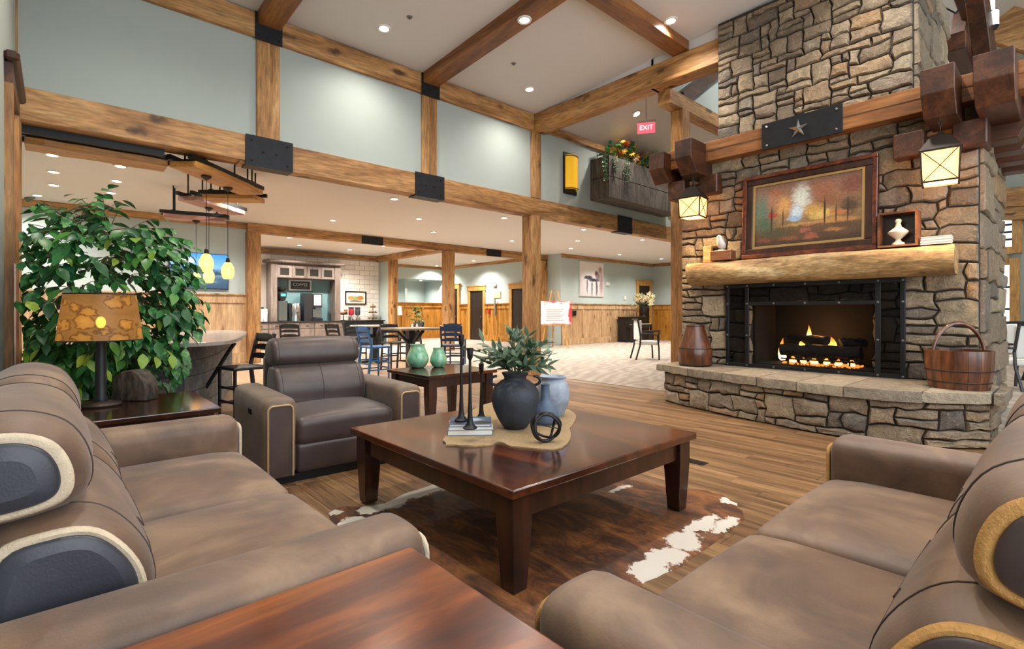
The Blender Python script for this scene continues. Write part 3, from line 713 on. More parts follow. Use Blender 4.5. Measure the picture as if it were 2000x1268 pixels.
for i, (y, z, w, h, xx) in enumerate(((2.34, .2, .07, .12, .33), (2.02, .2, .1, .14, .33), (2.62, .02, .09, .26, .45), (2.28, .34, .05, .14, .36),
                                      (1.8, .015, .07, .08, .3), (1.92, .015, .08, .07, .28), (2.05, .015, .07, .08, .3), (2.2, .015, .09, .08, .28), (2.33, .015, .07, .07, .3), (2.45, .015, .08, .08, .3))):
    flame(XF + xx, y, fz + z, w * 1.15, h * 1.15, i, FLU if z < .1 else FLL)
em = B(XF + 0.13, XF + 0.5, 1.7, 2.55, fz, fz + 0.02)
er = random.Random(2); em = MB()
for i in range(140): em.ell((XF + er.uniform(.12, .5), er.uniform(1.7, 2.56), fz + 0.008), er.uniform(.008, .016), 6, 4)
tag(em.build('embers', emit('ember', '#ff8a30', 1.6, '#2a1206')), 'glowing orange embers spread under the grate', 'embers', kind='stuff')
light('fire_light', 'POINT', 16, (1.0, 0.42, 0.12), gl, (0.0, 0.0, 0.38), shadow_soft_size=0.08)
# timber brackets over the fireplace ---------------------------------
XB = 6.62                                           # face of the long shelf beam
br = thing('timber_bracket_shelf', 'dark timber shelf with outrigger ends and corbels round the chimney', 'timber shelf', (XF, 2.2, 3.3))
zt, zb = 3.56, 3.29
B(XB, XF + 0.02, 0.2, 4.2, zb, zt).build('front_beam', M['beamo_y'], br, world=True, bevel=0.006)
B(XB - 0.004, XB + 0.01, 0.2, 4.2, zb + 0.14, zb + 0.146).build('beam_joint', M['stitch'], br, world=True)
def outrigger(y, w, xf, z0, z1, name='outrigger'):
    h = z1 - z0; pr = [(XF + 0.25, z0), (XF + 0.25, z1), (xf, z1), (xf - 0.0, z0 + h * 0.45), (xf + 0.16, z0)]
    o = MB().prism(pr, y - w / 2, y + w / 2, 1).build(name, M['beamd_x'], br, world=True, bevel=0.006)
    return o
pl = atx(1347, 405, 6.33); pr_ = atx(1832, 322, 6.2)
outrigger(pl.y + .04, 0.24, 6.22, 3.1, 3.54); outrigger(4.02, 0.24, 6.42, 3.1, 3.52)
outrigger(pr_.y, 0.25, 6.15, 3.1, 3.54); outrigger(0.47, 0.27, 6.15, 3.1, 3.54)
for y in (3.36, 3.84, 1.16, 0.68): B(XF - 0.2, XF + 0.2, y - 0.13, y + 0.13, 2.86, 3.12).build('corbel', M['beamd_x'], br, world=True, bevel=0.012)
for k, xx in enumerate((7.15, 7.7, 8.25, 8.8)):
    pr = [(Y0F + 0.1, 2.95), (Y0F + 0.1, 3.52), (0.14, 3.52), (0.14, 3.35), (0.36, 2.95)]
    MB().prism(pr, xx - 0.13, xx + 0.13, 0).build('side_corbel', M['beamd_y'], br, world=True, bevel=0.01)
B(XF + 0.02, XF + 2.4, 0.22, 0.5, 3.53, 3.56).build('side_beam', M['beamo_x'], br, world=True, bevel=0.006)
B(XF + 0.02, XF + 2.4, 3.92, 4.16, zb, zt).build('side_beam', M['beamo_x'], br, world=True, bevel=0.006)
sp = B(XB - 0.03, XB - 0.006, 1.74, 2.62, zb - 0.03, zt + 0.03).build('star_plate', M['steel_dark'], br, world=True, bevel=0.004)
for y in (1.8, 2.56):
    for z in (zb + 0.02, zt - 0.02): MB().ell((XB - 0.032, y, z), (0.008, 0.014, 0.014), 8, 5).build('bolt', M['chrome'], sp, world=True)
vs = []; c_ = (2.2, (zb + zt) / 2)
for i in range(10):
    r = 0.115 if i % 2 == 0 else 0.036; t = PI / 2 + i * PI / 5; vs.append((XB - 0.03, c_[0] + r * math.cos(t), c_[1] + r * math.sin(t)))
vs.append((XB - 0.062, c_[0], c_[1]))
MB().add(vs, [(i, (i + 1) % 10, 10) for i in range(10)]).build('star', plain('pewter', '#8a8784', 0.35, 0.8), sp, world=True)
# lanterns ------------------------------------------------------------
def glow_glass(name, col, strength, clear=0.5):
    q = NT(name); q.b.inputs['Base Color'].default_value = c4(col); q.setp(Roughness=0.4)
    q.b.inputs['Emission Color'].default_value = c4(col); q.b.inputs['Emission Strength'].default_value = strength
    tr = q.n('BsdfTransparent'); tr.inputs[0].default_value = c4(col); mx = q.n('MixShader'); mx.inputs[0].default_value = 1 - clear
    q.l(tr.outputs[0], mx.inputs[1]); q.l(q.b.outputs[0], mx.inputs[2]); q.l(mx.outputs[0], q.out.inputs[0]); return q.m
M['lantern_glass'] = glow_glass('lantern_glass', '#ffdf9e', 0.85, 0.3)
M['bulb'] = emit('lamp_bulb', '#fff0cc', 8.0)
M['bronze'] = plain('dark_bronze', '#2a211b', 0.5, 0.5, var=0.2)
def lantern(x_, y, zt_, zc, w, h, label):
    t = thing('hanging_lantern', label, 'lantern', (x_, y, zt_), 0.12, 'lanterns hanging from the timber shelf')
    zb_ = zc - h / 2 - zt_; z1 = zc + h / 2 - zt_
    for k in range(int((-(z1 + 0.17)) / 0.045)):
        a = PI / 2 * (k % 2); zc2 = -0.02 - 0.045 * k
        MB().tube([(0.012 * math.cos(u) * math.cos(a), 0.012 * math.cos(u) * math.sin(a), zc2 + 0.028 * math.sin(u)) for u in [2 * PI * j / 10 for j in range(10)]], 0.004, 5, True).build('chain_link', M['bronze'], t)
    MB().lathe([(0.012, z1 + 0.2), (0.035, z1 + 0.17), (0.06, z1 + 0.15), (0.07, z1 + 0.13)][::-1], 12).build('finial', M['bronze'], t)
    hw = w / 2; r = MB(); 
    tp = [(-.42 * w, z1 + 0.0), ]
    r.add([(-hw * 1.1, -hw * 1.1, z1), (hw * 1.1, -hw * 1.1, z1), (hw * 1.1, hw * 1.1, z1), (-hw * 1.1, hw * 1.1, z1), (-hw * .5, -hw * .5, z1 + .14), (hw * .5, -hw * .5, z1 + .14), (hw * .5, hw * .5, z1 + .14), (-hw * .5, hw * .5, z1 + .14)],
          [(3, 2, 1, 0), (4, 5, 6, 7), (0, 1, 5, 4), (1, 2, 6, 5), (2, 3, 7, 6), (3, 0, 4, 7)])
    r.build('roof', M['bronze'], t)
    b = hw * 0.92; fr = MB()
    for sx_ in (-1, 1):
        for sy in (-1, 1): fr.bar((sx_ * hw, sy * hw, z1), (sx_ * b, sy * b, zb_), 0.014, 0.014)
    for zz, k in ((zb_, b), (z1 - .005, hw)):
        for (a0, a1) in (((-k, -k), (k, -k)), ((k, -k), (k, k)), ((k, k), (-k, k)), ((-k, k), (-k, -k))): fr.bar(a0 + (zz,), a1 + (zz,), 0.016, 0.016)
    fr.build('frame', M['bronze'], t)
    for sx_, sy in ((1, 0), (-1, 0), (0, 1), (0, -1)):
        n_ = Vector((sx_, sy, 0)); s_ = Vector((-sy, sx_, 0)); i_ = 0.97
        p = [n_ * b * i_ - s_ * b * i_ + Vector((0, 0, zb_)), n_ * b * i_ + s_ * b * i_ + Vector((0, 0, zb_)), n_ * hw * i_ + s_ * hw * i_ + Vector((0, 0, z1)), n_ * hw * i_ - s_ * hw * i_ + Vector((0, 0, z1))]
        gp = MB().add(p + [v - n_ * 0.003 for v in p], [(0, 1, 2, 3), (7, 6, 5, 4), (0, 4, 5, 1), (2, 6, 7, 3), (1, 5, 6, 2), (0, 3, 7, 4)]).build('glass_pane', M['lantern_glass'], t)
        MB().bar(p[0] + n_ * .006, p[2] + n_ * .006, 0.007, 0.007).bar(p[1] + n_ * .006, p[3] + n_ * .006, 0.007, 0.007).build('cross_wire', M['bronze'], gp)
    MB().ell((0, 0, (z1 + zb_) / 2), (0.02, 0.02, 0.032), 10, 8).build('bulb', M['bulb'], t, smooth=60)
    light('lantern_bulb', 'POINT', 80, (1.0, 0.66, 0.32), t, (0, 0, (z1 + zb_) / 2), shadow_soft_size=0.05)
    return t
lantern(6.42, pl.y, 3.11, pl.z, 0.29, 0.26, 'small bronze lantern glowing beside the planter box')
lantern(6.33, pr_.y, 3.11, pr_.z, 0.29, 0.3, 'bronze lantern glowing to the right of the autumn painting')
# ------------------------------------------------------------------ sofas and armchair (local: faces -y)
def pcush(prof, x0, x1, r=0.06, n=10, mid_bulge=0.012, kk=4):
    """puffy cushion: closed (y, z) profile swept from x0 to x1 with rounded ends; also returns its surface function"""
    lp = catmull([(0, a, b) for a, b in prof], kk, True); k = len(lp)
    cy_ = sum(p.y for p in lp) / k; cz_ = sum(p.z for p in lp) / k; ext = max((Vector((p.y - cy_, p.z - cz_))).length for p in lp)
    def sec_at(x_):
        e = min(x_ - x0, x1 - x_)
        if e >= r: return -mid_bulge * math.sin(PI * (x_ - x0 - r) / (x1 - x0 - 2 * r))
        c_ = 1 - max(0, e) / r; return r * (1 - math.sqrt(max(0, 1 - c_ * c_)))
    def surf(x_, p, off=0.0):
        s_ = 1 - (sec_at(x_) - off) / ext * 1.15
        return Vector((x_, cy_ + (p.y - cy_) * s_, cz_ + (p.z - cz_) * s_))
    qs = [r * (1 - math.cos(PI / 2 * i / 6)) for i in range(7)]
    xs = [x0 + q_ for q_ in qs] + [x0 + r + (x1 - x0 - 2 * r) * i / n for i in range(1, n)] + [x1 - q_ for q_ in reversed(qs)]
    vs = []; fs = []
    for x_ in xs: vs += [tuple(surf(x_, p)) for p in lp]
    for i in range(len(xs) - 1): fs += [(i * k + j, i * k + (j + 1) % k, (i + 1) * k + (j + 1) % k, (i + 1) * k + j) for j in range(k)]
    a = len(vs); vs += [(x0, cy_, cz_), (x1, cy_, cz_)]
    fs += [(a, (j + 1) % k, j) for j in range(k)] + [(a + 1, (len(xs) - 1) * k + j, (len(xs) - 1) * k + (j + 1) % k) for j in range(k)]
    return MB().add(vs, fs), lp, surf, (cy_, cz_)
def end_band(lp, surf, cen, xe, sg, d0, d1, off, cap=False):
    """skin laid over the rounded end of a cushion between the depths d0 and d1 (or to the middle)"""
    k = len(lp); m = 4; vs = []; fs = []
    for i in range(m + 1):
        d = d0 + (d1 - d0) * i / m; o_ = 0.0 if (i in (0, m) and not cap) or (cap and i == 0) else off
        vs += [tuple(surf(xe - sg * d, p, o_) + Vector((sg * o_, 0, 0))) for p in lp]
    for i in range(m): fs += [(i * k + j, i * k + (j + 1) % k, (i + 1) * k + (j + 1) % k, (i + 1) * k + j) for j in range(k)]
    if cap: vs.append((xe + sg * off, cen[0], cen[1])); fs += [(len(vs) - 1, m * k + (j + 1) % k, m * k + j) for j in range(k)]
    return MB().add(vs, fs)
BOL = [(.11, .43), (.075, .52), (.085, .62), (.135, .71), (.2, .765), (.29, .775), (.38, .75), (.42, .62), (.41, .43)]
HEAD = [(.24, .785), (.2, .83), (.205, .91), (.245, .985), (.32, 1.02), (.4, 1.01), (.47, .94), (.495, .84), (.48, .77), (.36, .765)]
def seating(name, label, cat, loc, rotz, nseat, seatw, lea, pan, strip, side, seat_mat=None, seat_h=0.47, armh=0.62, back_hi=1.0, group=None, flush=False, arm_mat=None, back_mat=None, back_off=0.0):
    arm_mat = arm_mat or lea; back_mat = back_mat or lea
    t = thing(name, label, cat, loc, rotz, group)
    seat_mat = seat_mat or lea
    aw = 0.235; W = nseat * seatw / 2
    yf, yb = -0.52, 0.52
    MB().box(-W - aw + 0.03, W + aw - 0.03, yf + 0.06, yb - 0.05, 0.0, 0.06).build('plinth', M['black'], t)
    MB().rbox(-W + 0.002, W - 0.002, yb - 0.13, yb, 0.06, 0.86, 0.04).build('back_panel', lea, t, smooth=60)
    for i in range(nseat):
        x0 = -W + i * seatw + 0.004; x1 = x0 + seatw - 0.008
        wf = lambda u, v, w, p: (p.x, p.y, p.z + 0.03 * max(0, w) * (1 - u * u) * (1 - 0.6 * v * v) - 0.035 * max(0, -v - 0.55) * max(0, w))
        st = MB().rbox(x0, x1, yf + (0.0 if not flush else 0.03), 0.18, 0.25, seat_h - 0.015, 0.055, wf, 6).build('seat', seat_mat, t, smooth=60)
        MB().rbox(x0, x1, yf + (0.015 if not flush else 0.035), 0.0, 0.06, 0.27, 0.03).build('footrest_panel', seat_mat, t, smooth=60)
        RB = 0.115 if side is not None else 0.05
        mb, lp, sf, cc = pcush([(a + back_off, b) for a, b in BOL], x0 + 0.004, x1 - 0.004, RB); bo = mb.build('back_cushion', back_mat, t, smooth=70)
        hb = [(a + back_off, 0.76 + (b - 0.76) * (back_hi - 0.76) / 0.26) for a, b in HEAD]
        mh, lh, sh, ch = pcush(hb, x0 + 0.004, x1 - 0.004, RB); ho = mh.build('headrest', back_mat, t, smooth=70)
        def seam(lst, sfn, c, x_, parent):
            k9 = len(lst); ok = [p.y < c[0] + .1 for p in lst]; st9 = [j for j in range(k9) if ok[j] and not ok[j - 1]][0]; pts = []
            for j in range(k9):
                if not ok[(st9 + j) % k9]: break
                pts.append(sfn(x_, lst[(st9 + j) % k9], .001))
            if len(pts) > 3: MB().tube(pts, .0022, 5).build('seam', M['stitch'], parent)
        for sg in (-1, 1):
            xe = (x0 + x1) / 2 + sg * ((x1 - x0) / 2 - RB * 1.15)
            seam(lp, sf, cc, xe, bo); seam(lh, sh, ch, xe, ho)
        if side is not None:
            xm = (x0 + x1) / 2; hw = (x1 - x0) / 2 - RB * 1.2; yo = []
            fr_l = sorted([p for p in lp if p.y < cc[0]], key=lambda p: p.z)
            def zp(z):
                for p_, q_ in zip(fr_l, fr_l[1:]):
                    if p_.z <= z <= q_.z: return p_.lerp(q_, (z - p_.z) / max(1e-6, q_.z - p_.z))
                return fr_l[-1]
            for u, v in ((-1, .56), (-.7, .60), (-.55, .66), (-.4, .62), (-.2, .61), (0, .61), (.2, .61), (.4, .62), (.55, .66), (.7, .60), (1, .56)): yo.append(sf(xm + u * hw, zp(v), .002))
            MB().tube(yo, 0.0022, 5).build('seam', M['stitch'], bo)
            for sg, xe in ((-1, x0 + 0.004), (1, x1 - 0.004)):
                if (sg < 0 and i == 0) or (sg > 0 and i == nseat - 1):
                    for (l_, s_, c_, par) in ((lp, sf, cc, bo), (lh, sh, ch, ho)):
                        end_band(l_, s_, c_, xe, sg, .03, .013, .007).build('shearling_edge', strip, par, smooth=60)
                        end_band(l_, s_, c_, xe, sg, .0145, .0005, .004, True).build('side_panel', side, par, smooth=60)
        else:
            xm = (x0 + x1) / 2; MB().tube([sf(xm, p, .0015) for p in sorted([p for p in lp if p.y < cc[0]], key=lambda p: p.z)], .003, 5).build('seam', M['stitch'], bo)
    for sg in (-1, 1):
        x0, x1 = (W, W + aw) if sg > 0 else (-W - aw, -W)
        wf = lambda u, v, w, p: (p.x * (1 + 0.05 * max(0, w)), p.y, p.z + 0.018 * max(0, w) * (1 - u * u))
        am = MB().rbox(x0 + 0.004, x1 - 0.004, yf, yb - 0.04, 0.05, armh - 0.012, 0.055, wf, 5).build('arm', arm_mat, t, smooth=60)
        xi = (x0 + x1) / 2; pw = aw / 2 - 0.035
        U = [(xi - pw, yf - 0.004, 0.07), (xi - pw, yf - 0.004, armh - 0.085)] + [(xi - pw + 0.035 * (1 - math.cos(a)), yf - 0.004, armh - 0.085 + 0.035 * math.sin(a)) for a in (0.5, 1.1)] + [(xi - pw + .035, yf - .004, armh - .05), (xi + pw - .035, yf - .004, armh - .05)] + [(xi + pw - 0.035 * (1 - math.cos(a)), yf - 0.004, armh - 0.085 + 0.035 * math.sin(a)) for a in (1.1, 0.5)] + [(xi + pw, yf - 0.004, armh - 0.085), (xi + pw, yf - 0.004, 0.07)]
        pn = MB().prism([(p[0], p[2]) for p in U], yf - 0.009, yf + 0.01, 1).build('front_panel', pan, am)
        MB().tube([(p[0], yf - 0.008, p[2]) for p in U], 0.008, 6).build('piping', strip, am, smooth=60)
    return t
s1 = seating('leather_sofa', 'taupe leather two-seat reclining sofa in front of the ficus tree and lamp', 'sofa', (0.26, 2.31, 0), PI / 2, 2, 0.872, M['leather'], M['leather_navy'], M['shearling'], M['leather_navy'])
s2 = seating('leather_sofa', 'taupe leather two-seat reclining sofa facing away from the windows, opposite the header wall', 'sofa', (1.865, 0.265, 0), PI, 2, 0.872, M['leather'], M['leather_navy'], plain('tan_shearling', '#b98a4e', 0.9, var=0.12, vs=40, bump=0.8, bs=180), M['leather_dk'], back_off=-.065)
ac = seating('recliner_armchair', 'dark brown leather recliner armchair with tan piping', 'armchair', (1.69, 4.2, 0), -0.05, 1, 0.77, M['leather_dk'], M['leather_dk'], M['piping'], None, back_hi=1.0, armh=0.62, seat_h=0.48, flush=True, arm_mat=leather('umber_leather', '#453529', '#5c4838', '#75604c', .5))
ctl = MB().box(-0.005, 0.0, -0.05, 0.05, -0.02, 0.02).mesh('recline_switch', M['black'], bevel=0.002)
link('recline_switch', ctl, ac, (-0.628, -0.2, 0.5))

# ------------------------------------------------------------------ tables
def table(name, label, cat, x0, x1, y0, y1, h, top, leg, lw=0.085, ap=0.10, tt=0.035, over=0.035, group=None, rotz=0.0, shelf=False):
    t = thing(name, label, cat, ((x0 + x1) / 2, (y0 + y1) / 2, 0), rotz, group)
    w = (x1 - x0) / 2; d = (y1 - y0) / 2
    B(-w, w, -d, d, h - tt, h).build('table_top', top, t, bevel=0.006, seg=2)
    i_ = over
    for sx_ in (-1, 1):
        for sy in (-1, 1):
            cx_, cy_ = sx_ * (w - i_ - lw / 2), sy * (d - i_ - lw / 2); a = lw / 2; b = a * 0.72
            MB().add([(cx_ - b, cy_ - b, 0), (cx_ + b, cy_ - b, 0), (cx_ + b, cy_ + b, 0), (cx_ - b, cy_ + b, 0)] + [(cx_ + u * a, cy_ + v * a, h * .62) for u, v in ((-1, -1), (1, -1), (1, 1), (-1, 1))] + [(cx_ + u * a, cy_ + v * a, h - tt) for u, v in ((-1, -1), (1, -1), (1, 1), (-1, 1))],
                     [(3, 2, 1, 0), (8, 9, 10, 11)] + [(r_ * 4 + k, r_ * 4 + (k + 1) % 4, r_ * 4 + 4 + (k + 1) % 4, r_ * 4 + 4 + k) for r_ in range(2) for k in range(4)]).build('leg', leg, t, bevel=0.003)
    e = i_ + lw * 0.2
    for sy in (-1, 1): yy = sy * (d - e - 0.012); B(-w + i_ + lw, w - i_ - lw, yy - 0.012, yy + 0.012, h - tt - ap, h - tt).build('apron', leg, t)
    for sx_ in (-1, 1): xx = sx_ * (w - e - 0.012); B(xx - 0.012, xx + 0.012, -d + i_ + lw, d - i_ - lw, h - tt - ap, h - tt).build('apron', leg, t)
    return t
ct = table('coffee_table', 'large square dark cherry coffee table on a cowhide rug', 'coffee table', 1.405, 2.94, 1.555, 3.12, 0.4695, M['table_top'], M['cherry_dk'], 0.115, 0.115, 0.04, 0.03); ct.location.z = 0.0105
table('end_table', 'reddish cherry end table wedged in the corner between the two sofas', 'end table', -0.22, 0.70, 0.26, 1.178, 0.6, M['cherry_top'], M['cherry_dk'])
table('end_table', 'dark cherry end table carrying the leaf-pattern lamp', 'end table', -0.12, 0.83, 3.86, 4.84, 0.58, M['table_top'], M['cherry_dk'])
table('end_table', 'dark cherry end table carrying two green vases', 'end table', 2.78, 3.7, 4.35, 5.2, 0.58, M['table_top'], M['cherry_dk'], 0.1)
# ------------------------------------------------------------------ cowhide rug
def hide():
    out = [(645, 1000), (652, 1020), (668, 1036), (690, 1042), (700, 1075), (740, 1150), (860, 1250), (1010, 1290), (1160, 1220), (1262, 1138), (1330, 1105), (1398, 1062), (1420, 1042), (1452, 1016), (1448, 998), (1420, 972), (1372, 958), (1330, 957), (1275, 948), (1225, 938), (1170, 952), (1090, 930), (1000, 922), (930, 938), (868, 942), (845, 948), (800, 962), (745, 985), (705, 992), (668, 992)]
    pts = [atz(u, v, 0.0) for u, v in out]; pts = [Vector((p.x, p.y, 0)) for p in pts]
    return catmull(pts, 4, True)
hpnt = hide(); hc = Vector((2.1, 2.05, 0))
rg = random.Random(5)
lo = [(p - hc) * (1 + rg.uniform(-.012, .012)) for p in hpnt]; n = len(lo)
vs = [(p.x, p.y, 0) for p in lo] + [(p.x * .985, p.y * .985, 0.008) for p in lo] + [(p.x * .5, p.y * .5, 0.009) for p in lo] + [(0, 0, 0.009)]
fs = [(r_ * n + i, r_ * n + (i + 1) % n, (r_ + 1) * n + (i + 1) % n, (r_ + 1) * n + i) for r_ in range(2) for i in range(n)] + [(2 * n + i, 2 * n + (i + 1) % n, 3 * n) for i in range(n)]
W_ = '#c8bfb3'
def hp_(u, v): p = atz(u, v, 0.0); return p.x - hc.x, p.y - hc.y
bl = []
for (u, v, rx, ry) in ((800, 968, .34, .10), (745, 992, .15, .09), (690, 1022, .1, .06), (655, 1005, .05, .05), (1370, 1028, .2, .05), (1412, 1030, .17, .045), (1338, 1058, .12, .1), (1305, 1090, .12, .09), (1270, 1120, .12, .08), (1212, 957, .12, .03), (1440, 985, .05, .12), (870, 948, .14, .03)):
    a, b = hp_(u, v); bl.append((a, b, rx, ry, W_, 0.12))
for (u, v, rx, ry) in ((1385, 1052, .06, .04), (700, 1040, .04, .03)):
    a, b = hp_(u, v); bl.append((a, b, rx, ry, '#6b4426', 0.3))
q = layers('cowhide', [(0.0, '#2a170d'), (1.0, '#2a170d')], [], 0.1, 5, 0.6, 0.0, coord='Object')
o_ = q.tc.outputs['Object']; n1 = q.noise(q.mapping(o_, (2.2, 0.9, 1), rot=(0, 0, 0.5)), 3.0, 6, 1.0, 0.7); n2 = q.noise(q.mapping(o_, (6, 1, 1), rot=(0, 0, 0.6)), 9, 4, 0.6)
ba = q.ramp(n1.outputs['Fac'], [(0.28, '#1c0f08'), (0.45, '#482713'), (0.6, '#7d4a20'), (0.8, '#9c6832')])
ba = q.mix(q.rng(n2.outputs['Fac'], 0.45, 0.7, 0, 0.45), ba, '#1c100a')
nz = q.noise(o_, 9, 6, 0, 0.7); sub = q.n('VectorMath', operation='SUBTRACT'); q.l(nz.outputs['Color'], sub.inputs[0]); sub.inputs[1].default_value = (.5, .5, .5)
scl = q.n('VectorMath', operation='SCALE'); q.l(sub.outputs[0], scl.inputs[0]); scl.inputs['Scale'].default_value = 0.22
ad = q.n('VectorMath', operation='ADD'); q.l(o_, ad.inputs[0]); q.l(scl.outputs[0], ad.inputs[1])
col = ba
for (x_, y_, rx, ry, cc, e_) in bl:
    mp = q.mapping(ad.outputs[0], (1 / rx, 1 / ry, 0), (-x_ / rx, -y_ / ry, 0)); ln = q.n('VectorMath', operation='LENGTH'); q.l(mp, ln.inputs[0])
    col = q.mix(q.rng(ln.outputs['Value'], 1.0, 1.0 - e_, 0, 1), col, cc)
q.l(col, q.b.inputs['Base Color']); q.setp(Roughness=0.6); nb = q.noise(q.mapping(o_, (60, 14, 60)), 6, 3); q.bump(nb.outputs['Fac'], 0.35, 0.004)
rugo = MB().add(vs, fs).build('cowhide_rug', q.m, smooth=60); rugo.location = hc + Vector((0, 0, 0.0008)); tag(rugo, 'brindle cowhide rug with white patches under the coffee table', 'rug')

# ------------------------------------------------------------------ coffee table decor
ZT = 0.48
def arr(u, v): p = atz(u, v, ZT); return p.x, p.y
M['burlap'] = plain('burlap', '#98805e', 0.95, var=0.2, vs=60, bump=0.8, bs=300, bd=0.003)
rp = [arr(u, v) for u, v in ((868, 868), (905, 872), (955, 872), (972, 866), (1010, 874), (1100, 878), (1113, 838), (1120, 808), (1060, 790), (1000, 785), (948, 790), (905, 815), (880, 840))]
cx_ = sum(p[0] for p in rp) / len(rp); cy_ = sum(p[1] for p in rp) / len(rp)
rl = catmull([(a - cx_, b - cy_, 0) for a, b in rp], 4, True); n = len(rl)
rl = [p * (1 + rg.uniform(-.03, .03)) for p in rl]; vs = [(p.x, p.y, 0) for p in rl] + [(p.x * 1, p.y * 1, 0.004 + 0.006 * rg.random()) for p in rl] + [(p.x * .85, p.y * .85, 0.004) for p in rl] + [(0, 0, 0.004)]
o = MB().add(vs, [(r_ * n + i, r_ * n + (i + 1) % n, (r_ + 1) * n + (i + 1) % n, (r_ + 1) * n + i) for r_ in range(2) for i in range(n)] + [(2 * n + i, 2 * n + (i + 1) % n, 3 * n) for i in range(n)]).build('burlap_mat', M['burlap'], smooth=60)
o.location = (cx_, cy_, ZT + 0.0005); tag(o, 'ragged tan burlap mat on the coffee table', 'mat')
ZM = ZT + 0.006
bp = atz(918, 845, ZM); BRZ = 0.0
bk = [('white paged book with a blue-grey cover, bottom of the stack on the burlap mat', '#6d7f90', .034), ('thin white book in the middle of the stack on the burlap mat', '#d5dade', .016), ('blue and black photo book on top of the stack on the burlap mat', '#39516e', .018)]
zz = ZM; BX, BY = bp.x + 0.02, bp.y + 0.02
for i, (lb, cl, th) in enumerate(bk):
    t = thing('book', lb, 'book', (BX, BY, zz), YAW - PI / 2 + 0.06 + (0.05 if i == 1 else 0), 'books stacked on the coffee table')
    w, d = 0.135 - 0.004 * i, 0.105
    B(-w, w, -d, d, 0, 0.003).build('back_cover', plain('cover_%d' % i, cl, 0.3), t); B(-w + .004, w - .006, -d + .005, d - .005, 0.003, th - 0.003).build('pages', M['white'], t)
    cv = layers('cover_print_%d' % i, [(0, cl), (1, cl)], [(.5, .6, .35, .3, '#9fb4c6', .5), (.2, .3, .2, .3, '#17202b', .3), (.8, .2, .25, .2, '#2a2320', .3)] if i == 2 else [], .05).m
    B(-w, w, -d, d, th - 0.003, th).build('front_cover', cv, t); B(-w, -w + .003, -d, d, 0.003, th - .003).build('spine', plain('spine_%d' % i, cl, .4), t)
    zz += th + 0.0005
def candle_holder(x_, y_, z_, h, label):
    t = thing('candle_holder', label, 'candle holder', (x_, y_, z_), 0, 'black iron candle holders')
    MB().lathe([(.001, 0), (.04, 0), (.042, .006), (.03, .016), (.02, .03), (.015, .06), (.0105, .16), (.008, .3 * h / .5), (.0075, h - .07)], 16).build('stem', M['black'], t, smooth=50)
    MB().lathe([(.0075, h - .072), (.011, h - .062), (.016, h - .055), (.017, h - .03), (.019, h), (.014, h), (.013, h - .03), (.001, h - .032)], 16).build('cup', M['black'], t, smooth=50)
zt_b = zz
pa = atz(918, 837, zt_b); candle_holder(pa.x, pa.y, zt_b, CAMH - (680 - 611) / FPX * (pa.x * _F[0] + pa.y * _F[1]) - zt_b, 'mid-height black candle holder at the front of the book stack')
pb = atz(901, 822, zt_b); candle_holder(pb.x, pb.y, zt_b, CAMH - (654 - 611) / FPX * (pb.x * _F[0] + pb.y * _F[1]) - zt_b, 'tallest black candle holder at the back of the book stack')
pc = atz(940, 818, ZM); candle_holder(pc.x, pc.y, ZM, CAMH - (710 - 611) / FPX * (pc.x * _F[0] + pc.y * _F[1]) - ZM, 'shortest black candle holder standing on the mat behind the books')
M['pot_dk'] = plain('dark_stoneware', '#2a2f37', 0.65, var=0.45, vs=9, bump=0.5, bs=50)
M['pot_lt'] = plain('pale_stoneware', '#8a93a0', 0.7, var=0.3, vs=14, bump=0.8, bs=70)
M['pot_bl'] = plain('blue_stoneware', '#4c5b70', 0.6, var=0.2, vs=10, bump=0.3, bs=60)
pv = atz(1008, 838, ZM); dep = pv.x * _F[0] + pv.y * _F[1]; k = dep / FPX
vb = thing('black_urn', 'big round charcoal urn of leafy branches with two small handles', 'vase', (pv.x + 0.02, pv.y + 0.03, ZM))
hU = 100 * k
prof = [(.001, 0), (.2, 0), (.24, .03), (.34, .18), (.43, .38), (.475, .56), (.47, .7), (.40, .84), (.28, .935), (.225, .96), (.215, 1.0), (.26, 1.06), (.265, 1.09), (.235, 1.09), (.19, 1.02), (.19, .9), (.001, .88)]
MB().lathe([(r * hU, z * hU) for r, z in prof], 36).build('body', M['pot_dk'], vb, smooth=60)
for sg in (-1, 1):
    dx, dy = -_R[0] * sg, -_R[1] * sg
    MB().tube([(dx * hU * (.36 + .13 * math.sin(a)), dy * hU * (.36 + .13 * math.sin(a)), hU * (.93 + .09 * math.cos(a))) for a in [PI * j / 8 for j in range(9)]], hU * .03, 6).build('handle', M['pot_dk'], vb, smooth=60)
def leafmesh(name, L, W, mat, curl=0.15, fold=0.12, tip=0.0):
    vs = []; rows = [(0, 0.05), (.2, .7), (.42, 1.0), (.65, .8), (.85, .38), (1, 0.02)]
    for t, w in rows:
        z = -curl * L * t * t; vs += [(-w * W / 2, t * L, z + fold * w * W), (0, t * L, z), (w * W / 2, t * L, z + fold * w * W)]
    fs = []
    for i in range(len(rows) - 1):
        a = i * 3; fs += [(a, a + 1, a + 4, a + 3), (a + 1, a + 2, a + 5, a + 4)]
    return MB().add(vs, fs).mesh(name, mat, smooth=60)
